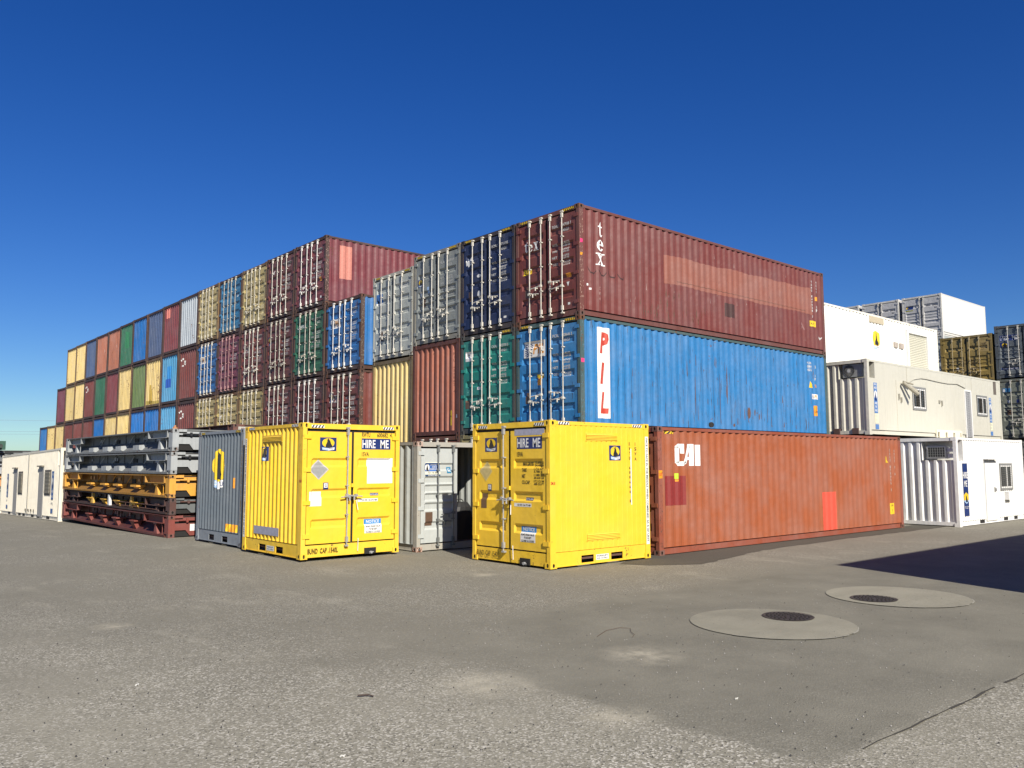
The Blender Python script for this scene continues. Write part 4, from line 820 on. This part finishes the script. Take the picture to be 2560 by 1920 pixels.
# wall light and hanging cable
b = B(); P_ = [(2.55, 1.93), (3.02, 1.88)]; b.cyl((2.5, -.10, 1.95), (3.05, -.2, 1.87), .03, 6); b.cyl((2.45, -.12, 1.90), (2.95, -.40, 1.50), .055, 10, 0, .08); b.cyl((2.62, -.05, 1.93), (3.12, -.3, 1.62), .05, 8); obj('floodlight', b, plain((.36, .33, .25), .6), mid)
b = B(); pts = [(3.15, 1.95), (3.6, 2.1), (4.2, 2.18), (4.7, 2.18), (5.8, 2.14), (6.6, 2.13), (7.5, 2.17), (8.3, 2.05)]
for (a, z), (a1, z1) in zip(pts, pts[1:]): b.cyl((a, -.015, z), (a1, -.015, z1), .014, 5)
obj('cable', b, plain((.40, .38, .31), .7), mid); boxes(mid, 'outlet', mp, [(5.7, 1.33, 5.82, 1.43), (5.95, 1.22, 6.0, 1.43), (2.28, 1.30, 2.34, 1.5), (2.45, 1.2, 2.52, 1.38)], 0, .05, plain((.35, .33, .27), .6))
boxes(mid, 'fork_pocket', lambda s, z, dd: (.005 - dd, W - s, z), [(W - 1.27, .03, W - 1.05, .23), (W - .60, .03, W - .38, .23)], -.06, .03, plain((.10, .06, .05), .7))
# long white unit on the third level
wl = container('workshop_container', (27.5, 15.75, 5.60), 12.192, SD, (.78, .76, .70), 'long white unit on the third level with a wolf emblem and a roller door', end='blind', prof='side', rust=.04, streak=.08, fade=.08, framec=(.70, .66, .56), simple=True)
mp = maps(12.192)['right']; d = D(); d.emblem(5.76, 1.10, 6.52, 1.92, back=False); on(wl, d, 'right', 12.192, SD, 'emblem')
boxes(wl, 'vent_hood', mp, [(5.54, 2.24, 6.82, 2.50)], -.03, .02, plain((.50, .43, .30), .6)); boxes(wl, 'switch_box', mp, [(7.70, 1.38, 8.03, 1.60), (8.24, 1.37, 8.58, 1.60)], -.02, .04, plain((.42, .36, .30), .6))
rd = boxes(wl, 'roller_door_frame', mp, [(8.84, .12, 9.0, 2.26), (10.88, .12, 11.1, 2.26), (9.0, 2.12, 10.88, 2.26)], -.03, .09, WHITE)
b = B(); n = 26
for i in range(n): z = .14 + i * (2.0 / n); h = 2.0 / n; b.add([mp(9.0, z, .01), mp(10.88, z, .01), mp(10.88, z + h * .6, .04), mp(9.0, z + h * .6, .04), mp(10.88, z + h, .01), mp(9.0, z + h, .01)], [(0, 1, 2, 3), (3, 2, 4, 5)])
obj('roller_door', b, plain((.58, .56, .46), .5, 0, .06), wl)
# what carries them
container('shipping_container', (27.46, 13.24, .0), 12.192, HC, C['dkgrey'], 'dark container on the ground under the cream site office', end='blind', simple=True)
container('shipping_container', (27.5, 15.75, .0), 12.192, HC, C['dkgrey'], 'dark container on the ground behind the cream office stack', end='blind', simple=True)
container('shipping_container', (27.5, 15.75, HC + .01), 12.192, SD, C['white'], 'white container on the second level under the long white unit', end='blind', simple=True)
# white tower far behind
for t in range(5):
    for k in range(3):
        z = t * SD + .02 - .3; c = (.45, .44, .43) if t == 4 else C['grey']
        if t < 4 and k > 0: c = C['white']
        rt = container('storage_container', (53.72, 20.97 + 2.66 * k, z), 7.2, SD, c, '%s container in %s column of the tall far tower, %s level' % ('pale grey', ORD[k + 1], ['ground', 'second', 'third', 'fourth', 'top'][t]), prof='flat', rust=.05, streak=.1, simple=True, group='containers of the far tower', ribs='mid', framec=(.55, .53, .48), handles=False, bars=(.98, None) if t == 4 else (.5, .93), walls=('right',))
        if t == 4:
            if k == 0: [c_ for c_ in rt.children if c_.name.startswith('side_wall')][0].material_slots[0].material = plain((.66, .645, .60), .5, 0, .05)
            d = D(); d.text('RWTA', 1.5, 1.85, 1.75, 1.95, BLACK).text('207975 1', 1.87, 1.85, 2.15, 1.95, BLACK).text('25G1', 1.98, 1.7, 2.15, 1.78, BLACK)
            if k == 0: d.emblem(.22, 1.75, .38, 2.0, full=False).rect(.38, 1.8, .68, 2.0, NAVY, 1).rect(.22, 1.68, .68, 1.74, plain((.3, .3, .02), .5), 1)
            on(rt, d, 'door', 7.2, SD, ribs='mid')
# brown and dark grey columns at the right edge
for (y, zs, cs, nm) in ((14.98, (.15, 3.05, 5.83), ((.2, .2, .18), C['tan'], C['brown']), 'brown'), (12.42, (.2, 3.20, 6.13), ((.2, .2, .18), (.17, .18, .145), (.10, .115, .125)), 'dark grey')):
    for t, (z, c) in enumerate(zip(zs, cs)):
        H = HC if t < 2 else SD; cn = {0: 'grey', 1: 'tan' if nm == 'brown' else 'green grey', 2: nm}[t]
        rt = container('storage_container', (44.17, y, z), 6.058, H, c, '%s container in the %s column at the right edge, %s level' % (cn, 'nearer' if nm != 'brown' else 'farther', ['ground', 'second', 'top'][t]), rust=.1, streak=.25, simple=True, ribs='mid', group='containers at the right edge', castc=None, framec=tuple(x * .7 for x in c), barc=BARW if nm != 'brown' else plain((.42, .34, .2), .6))
        d = D()
        if nm == 'brown' and t == 2:
            K = plain((.04, .025, .01), .6); d.rect(1.85, 1.72, 2.28, 2.28, plain((.36, .26, .10), .6), 1).text('WOLU', 1.40, 1.95, 1.65, 2.08, K).text('316682', 1.9, 2.05, 2.18, 2.17, K).text('22G1', 1.9, 1.82, 2.12, 1.94, K).text('M.G.', 1.40, 1.30, 1.6, 1.4, K).text('TARE', 1.40, 1.15, 1.6, 1.25, K).text('NET', 1.40, .85, 1.6, .95, K); d.poly([(.72, 1.0), (.86, 1.0), (.79, .83)], WHITE, 1)
        if nm != 'brown' and t == 2:
            d.rect(.22, 1.83, 1.06, 2.10, NAVY, 1).text('HIRE', .26, 1.86, .56, 2.06, WHITE).text('ME', .76, 1.86, 1.0, 2.06, WHITE); d.rect(.22, 1.52, .62, 1.76, NAVY, 1).poly(ell(.42, 1.62, .12, .11, 12, 0, 180) + [(.3, 1.55), (.54, 1.55)][::-1], YEL, 2).poly([(.36, 1.55), (.5, 1.55), (.43, 1.7)], BLACK, 3); d.rect(.22, .42, .95, .52, NAVY, 1).text('YOU CAN BUY ANYTHING', .25, .44, .92, .5, WHITE)
        if nm != 'brown' and t == 1:
            d.rect(.22, 2.25, .60, 2.45, plain((.04, .2, .4), .5), 1).poly(ell(.28, 2.34, .05, .08), WHITE, 2); d.poly([(.38, 1.86), (.54, 1.86), (.46, 1.68)], WHITE, 1).rect(.80, 1.72, .93, 1.88, NAVY, 1).rect(.36, 1.16, .54, 1.40, BROWNP, 1)
        if d.p: on(rt, d, 'door', 6.058, H, ribs='mid')

# long white office at the far left
pt, sw_, mp = office((7.98, 36.42, gz(7.9, 36.4) + .0), 12.192, HC, (.66, .61, .50), 'long cream site office at far left with two doors and shuttered windows', notch=(.5, .42, 2.2), v_or=True, tilt=.0178)
vs = lambda v: 12.192 - (v - 36.42)
for a, c_ in ((40.15, 39.3), (45.45, 44.6)):
    dr = boxes(pt, 'door', mp, [(vs(a), .10, vs(c_), 2.2)], -.02, .006, plain((.33, .315, .29), .6)); boxes(pt, 'door_canopy', mp, [(vs(a) - .03, 2.2, vs(c_) + .03, 2.25)], -.02, .10, plain((.25, .22, .17), .7))
for a, c_ in ((39.02, 37.97), (44.36, 43.39)):
    b = B(); s0, s1 = vs(a), vs(c_); b.prism([(s0, 1.02), (s1, 1.02), (s1, 2.05), (s0, 2.05)], mp, -.02, .015); w = obj('window', b, plain((.13, .11, .09), .7), pt)
    b = B()
    for i in range(16): z = 1.1 + i * .055; b.prism([(s0 + .08, z), (s1 - .08, z), (s1 - .08, z + .022), (s0 + .08, z + .022)], mp, .015, .05)
    obj('shutter', b, plain((.42, .38, .29), .6), w)
for a, c_ in ((37.78, 37.42), (47.05, 46.70)):
    d = D(); s0, s1 = vs(a), vs(c_); BL = plain((.07, .15, .38), .5); d.rect(s0, .85, s1, 1.98, BL, 1).poly(ell((s0 + s1) / 2, 1.55, .13, .17), WHITE, 2).poly([(s0 + .06, 1.3), (s1 - .06, 1.3), ((s0 + s1) / 2, 1.62)], NAVY, 3).text('WOLF', s0 + .04, 1.8, s1 - .04, 1.9, WHITE).text('HIRE', s0 + .04, 1.12, s1 - .04, 1.22, WHITE).text('SALE', s0 + .04, .92, s1 - .04, 1.02, WHITE).rect(s0, .30, s1, .48, BL, 1).text('1300', s0 + .04, .65, s1 - .04, .74, ALU); d.build('company_sign', pt, mp, lambda s, z: .004)
boxes(pt, 'air_vent', mp, [(vs(v_) - .06, .28, vs(v_) + .06, .38) for v_ in (42.5, 41.96, 41.4, 40.85)], 0, .03, plain((.16, .14, .11), .7))
boxes(pt, 'corner_panel', mp, [(vs(42.35), .17, vs(42.15), 2.8)], 0, .012, plain((.60, .55, .44), .6)); boxes(pt, 'fork_pocket', lambda s, z, dd: maps(12.192)['left'](s, z, dd - .03), [(vs(v_), .035, vs(v_ - .5), .15) for v_ in (46.6, 44.2, 43.3, 41.5, 40.4, 38.6)], -.02, .002, DARK)

# ------------------------------------------------------------------ folded flat racks
def rack(x, y, z, h, c, label, style, lab=None, group='folded flat racks in a stack', simple=False):
    L = 12.192; rt = root('flat_rack', (x, y, z), label, 'flat rack', group); pm = paint(c, .30 if style != 'grey' else .12, .35, .25, .6); dk = paint(tuple(v * .5 for v in c), .6, .4, .2, .7)
    t = .045
    b = B(); b.box(.0, .18, h - t, W, L - .18, h - .01); b.box(.0, .3, .0, .1, L - .3, .06); b.box(W - .1, .3, 0, W, L - .3, .06)
    obj('deck', b, dk, rt)
    b = B()
    for s in (0, 1):
        X = (lambda v: v) if s == 0 else (lambda v: W - v)
        prof_ = [(X(.36), h - t), (X(.36), h * .50), (X(.10), .06)]
        b.add([(a, yy, zz) for a, zz in prof_ for yy in (.3, L - .3)], [(0, 1, 3, 2), (2, 3, 5, 4)])
    obj('web', b, paint(tuple(v * .38 for v in c), .4 if style != 'grey' else .15, .35, .25, .6), rt)
    b = B()
    for yy in (0, L - .32):
        for xx in (0, W - .18): b.box(xx, yy, .1, xx + .18, yy + .32, h - .1)
    obj('corner_post', b, pm, rt)
    cm = paint(tuple(v * .7 + .02 for v in c), 1., .3, .3)
    for sy, yy in ((1, 0), (-1, L)):
        for sx, xx in ((1, 0), (-1, W)):
            me = cached(('cast', sx, sy), lambda: cast_mesh(sx, sy))
            for zz in (0, h - .118):
                q = obj('corner_casting', me, [cm, DARK], rt); q.location = (xx, yy, zz); q.scale = (1, 1, .98)
    # folded end walls seen as short arms along the top edge
    for a, e in ((.45, 2.2), (L - 2.25, L - .45)):
        b = B(); b.box(.0, a, h - .05, .3, e, h - .03); b.prism([(a, h - .06), (e, h - .06), (e - .25, h - .24), (a + .12, h - .24)], lambda s, zz, d: (d, s, zz), .10, .13); b.box(.0, a + .10, h - .255, .14, e - .22, h - .235); b.box(.0, a, h - .24, .14, a + .05, h - .05); b.box(.0, e - .06, h - .24, .16, e, h - .05)
        obj('folded_end_wall', b, paint(tuple(v * .75 for v in c), .5 if style != 'grey' else .2, .5, .3, .65), rt)
    n = 5; b = None
    for i, f in enumerate((.275, .43, .555, .70)):
        yy = L * f; b = B()
        if style == 'grey': b.prism([(.02, h * .1), (.26, h * .1), (.26, h * .38), (.02, h * .34)], lambda s, zz, d: (s, yy + d, zz), -.32, .32); b.box(.0, yy - .36, h * .12, .03, yy - .26, h * .34); 
        elif style == 'orange': b.box(.02, yy - .3, h * .38, .30, yy + .3, h * .47); b.box(.12, yy - .25, h * .30, .3, yy + .25, h * .40)
        else: b.prism([(.0, h * .48), (.26, h * .48), (.2, .05), (.12, .05)], lambda s, zz, d: (s, yy + d, zz), -.16, .16); b.box(.0, yy - .26, h * .49, .3, yy + .26, h * .54)
        obj('stanchion_pocket', b, pm if style != 'brown' else paint((.5, .28, .03), .4, .3, .3), rt)
    for i, f in enumerate((.36, .53)):
        b = B(); b.box(.335, L * f - .2, h * .52, .355, L * f + .2, h * .72); obj('recess_hole', b, DARK, rt)
    rq = random.Random(int(z * 100)); b = B()
    for yy in [2.6 + i * 1.0 for i in range(8)]: b.box(.33, yy - .02, h * .5, .36, yy + .02, h - t)
    obj('web_rib', b, dk, rt)
    for i in range(4):
        yy = 3.2 + i * 1.75 + rq.uniform(-.2, .2); b = B(); b.cyl((.30, yy, h * .46), (.33, yy - .38, h * .86), .014, 5); obj('lashing_rod', b, pm if style != 'brown' else RUSTM, rt)
    for i in range(5):
        yy = rq.uniform(2.6, 9.6); b = B(); q_ = rq.uniform(.06, .14); b.box(.318, yy, h * .62, .322, yy + q_ * 1.3, h * .62 + q_); obj('label_plate', b, plain(tuple(min(.8, v * .9 + .12) for v in c), .7), rt)
    for yy in (1.05, L - 1.6):
        b = B(); b.prism([(yy, .06), (yy + .32, .06), (yy + .22, h * .5), (yy + .12, h * .5)], lambda s, zz, d: (d, s, zz), .04, .16); b.box(.02, yy + .02, h * .52, .12, yy + .32, h * .58); b.cyl((.06, yy + .17, h * .45), (.06, yy + .17, h * .58), .035, 6); b.cyl((.05, yy - .42, .06), (.05, yy - .42, h * .52), .012, 5); b.cyl((.05, yy - .42, h * .52), (.05, yy - .32, h * .52), .012, 5)
        obj('hinge_bracket', b, pm, rt)
    # end face with slots, lock bar and a chamfered foot
    b = B(); y_ = .05
    def P(p): b.prism(p, lambda s, zz, d: (s, y_ - d, zz), -.04, 0)
    for mx in (0, 1):
        X = (lambda v: v) if not mx else (lambda v: W - v); S = (lambda p: [(X(a), zz) for a, zz in (p if not mx else p[::-1])])
        P(S([(.18, .06 + h * .22), (.50, .06 + h * .22), (.62, .04), (1.22, .04), (1.22, h * .62), (.18, h * .62)])); P(S([(.18, h * .72), (.42, h * .72), (.42, h * .80), (.18, h * .80)])); P(S([(.42, h * .70), (.8, h * .70), (.8, h * .88), (.42, h * .88)])); P(S([(.8, h * .62), (1.22, h * .62), (1.22, h * .80), (.8, h * .80)])); P(S([(.18, h * .86), (.42, h * .86), (.42, h * .98), (.18, h * .98)]))
    obj('end_beam', b, pm if style != 'brown' else paint((.11, .12, .12), .3, .5, .4), rt)
    b = B(); b.box(.2, .09, .02, W - .2, .14, h - .05); obj('end_backing', b, DARK, rt)
    b = B(); b.cyl((.3, .02, h * .76), (1.2, .02, h * .76), .02, 6); b.cyl((1.05, -.02, h * .62), (1.05, -.02, h * .8), .014, 6); b.cyl((.92, -.02, h * .62), (1.05, -.02, h * .62), .014, 6); b.box(.5, -.01, h * .66, .56, .04, h * .84); obj('lock_bar', b, pm if style != 'grey' else BLACK, rt)
    if lab:
        d = D()
        for t_, a, z0, a1, z1, m in lab: d.text(t_, a, z0, a1, z1, m) if t_ else d.rect(a, z0, a1, z1, m, 1)
        d.build('lettering', rt, lambda s, zz, dd: (s, y_ - dd, zz))
    return rt
RZ = [0, .645, 1.12, 1.79, 2.445, 3.10]
GR_ = (.33, .345, .345)
r1 = rack(8.073, 24.09, RZ[0], RZ[1] - .02, (.20, .05, .038), 'red brown flat rack with faint lettering, lowest of its stack', 'red', [('', .62, .17, .82, .36, WHITE), ('', 1.7, .05, 1.9, .12, WHITE)])
d = D(); TL = plain((.33, .18, .14), .8); [d.text(ch, 6.00 + i * .36, .19, 6.26 + i * .36, .44, TL) for i, ch in enumerate('TAL')]; d.build('faint_lettering', r1, lambda s, z, dd: (.34 - dd, 12.192 - s, z))
r2_ = rack(8.09, 24.09, RZ[1] + .0, RZ[2] - RZ[1] - .01, (.085, .038, .03), 'thin dark brown flat rack with yellow brackets, second from the ground', 'brown')
b = B()
for yy in (3.6, 8.1): b.prism([(yy, .05), (yy + .3, .05), (yy + .2, .42), (yy + .08, .42)], lambda s, zz, d: (d, s, zz), .05, .12)
obj('yellow_bracket', b, paint((.6, .33, .04), .5, .4, .3), r2_); b = B(); b.prism([(5.9, .05), (6.1, .05), (6.08, .44), (5.96, .44)], lambda s, zz, d: (d, s, zz), .0, .08); obj('white_bracket', b, paint((.6, .6, .57), .5, .4, .3), r2_)
b = B(); b.cyl((.03, 1.2, .1), (.03, 5.2, .12), .015, 5); b.cyl((.03, 1.2, .22), (.03, 5.2, .22), .015, 5); [b.cyl((.03, y, .1), (.03, y, .22), .012, 5) for y in (1.2, 2.2, 3.2, 4.2, 5.2)]; obj('ladder_rail', b, RUSTM, r2_)
rack(8.06, 24.09, RZ[2], RZ[3] - RZ[2] - .02, (.62, .30, .035), 'orange yellow flat rack, middle one of the stack beside the grey container', 'orange', [('', .80, .10, 1.15, .32, plain((.35, .28, .15), .6)), ('', 1.05, .22, 1.16, .36, WHITE)])
rack(8.08, 24.09, RZ[3], RZ[4] - RZ[3] - .02, GR_, 'grey flat rack directly on top of the orange yellow one', 'grey', [('RWT', .90, .36, 1.22, .48, WHITE), ('', .80, .02, 1.2, .12, plain((.35, .10, .09), .7))])
r5 = rack(8.10, 24.09, RZ[4], RZ[5] - RZ[4] - .02, GR_, 'grey flat rack topmost of the stack beside the grey container', 'grey', [('RWT', .90, .36, 1.22, .48, WHITE), ('', .98, .15, 1.22, .28, WHITE)])
b = B(); b.cyl((.09, .09, .62), (.09, .09, .68), .07, 8); b.cyl((.09, .09, .68), (.09, .09, .73), .03, 6); obj('twist_lock', b, paint((.45, .2, .08), .8, .3, .3), r5)
for i, (c, st, nm) in enumerate((((.1, .04, .03), 'red', 'dark brown'), ((.12, .05, .04), 'red', 'rusty brown'), ((.2, .2, .2), 'grey', 'dull grey'), ((.10, .045, .035), 'red', 'brown'), ((.13, .05, .035), 'red', 'rusty red brown'))):
    rack(11.35, 27.75, i * .70 + gz(12, 27.7), .69, c, '%s flat rack, %s level of the rack stack behind the grey container' % (nm, ['lowest', 'second', 'third', 'fourth', 'top'][i]), st, [('', .2, .3, 1.0, .6, plain((.50, .48, .42), .7, 0, .5)), ('', 1.5, .28, 2.2, .62, WHITE), ('CAUTION', .3, .38, .9, .5, plain((.2, .15, .1), .7))] if i == 4 else None, group='flat racks behind the grey container')
for i, (c, st, nm) in enumerate((((.16, .04, .035), 'red', 'dark red'), ((.3, .32, .32), 'grey', 'grey'), ((.6, .27, .05), 'orange', 'orange'), ((.33, .34, .34), 'grey', 'pale grey'), ((.14, .15, .15), 'grey', 'dark grey'))):
    rack(7.6, 50.6, i * .65 + gz(7, 50), .63, c, '%s flat rack, %s level of the stack beyond the far left office' % (nm, ['lowest', 'second', 'third', 'fourth', 'top'][i]), st, group='flat racks beyond the far left office')
# green lifting spreader and far sheds on the left
rt = root('lifting_spreader', (8.0, 50.9, 3.24 + gz(8, 50)), 'dark green lifting gear with a white cylinder above the far left office', 'lifting gear'); rt.scale = (.5, .5, .5)
b = B(); b.box(.0, 1.5, .25, 1.2, 6.5, 1.0); b.box(.05, .9, .05, 1.1, 1.5, .6); obj('body', b, paint((.03, .09, .06), .3, .3, .3), rt)
b = B(); b.cyl((.2, -1.3, .42), (.2, .6, .5), .17, 12); obj('cylinder', b, WHITE, rt)
b = B(); b.cyl((.2, -1.8, .40), (.2, -1.3, .42), .22, 10); b.cyl((.2, .6, .5), (.2, 1.6, .5), .28, 10); b.box(.1, .7, .6, .35, 1.2, 1.15); b.box(.0, -.8, -.0, .5, 1.5, .2); obj('joint', b, paint((.03, .04, .035), .3, .3, .3), rt)
rt = root('shed', (4, 95, gz(4, 95)), 'distant shed with a pale green roof behind the far left office', 'shed')
b = B(); b.box(0, 0, 0, 30, 12, 3.0); obj('wall', b, plain((.4, .42, .38), .7), rt); b = B(); b.prism([(-.5, 3.0), (12.5, 3.0), (6, 3.9)], lambda s, z, d: (d, s, z), -.5, 30.5); obj('roof', b, plain((.20, .42, .28), .6), rt)
# overhead wires
for i, (z0, z1) in enumerate(((8.3, 8.6), (6.6, 7.0), (6.2, 6.6))):
    b = B(); pts = [(-60 + 130 * t / 24, 140 + 0 * t, z0 + 6 * (t / 24 - .5) ** 2 + (z1 - z0) * t / 24) for t in range(25)]
    for p, q in zip(pts, pts[1:]): b.cyl(p, q, .022, 4)
    tag(obj('overhead_wire', b, plain((.16, .2, .26), .7)), 'thin overhead wire crossing the sky at far left, %s' % ['highest', 'middle of the three', 'lowest'][i], 'wire', 'overhead wires')
# the warehouse beside the yard that throws the dark wedge of shade on the asphalt
rt = root('warehouse', (13.5, -13.92, 0), 'steel warehouse beside the yard whose shade falls on the asphalt at right', 'building')
b = B(); b.box(0, 0, 0, 40, 14.67, 5.88); obj('wall', b, paint((.35, .36, .37), .1, .2, .2), rt)
b = B(); b.box(-.02, -.02, 5.88, 40.02, 14.69, 6.0); obj('roof', b, paint((.3, .31, .32), .1, .2, .2), rt)
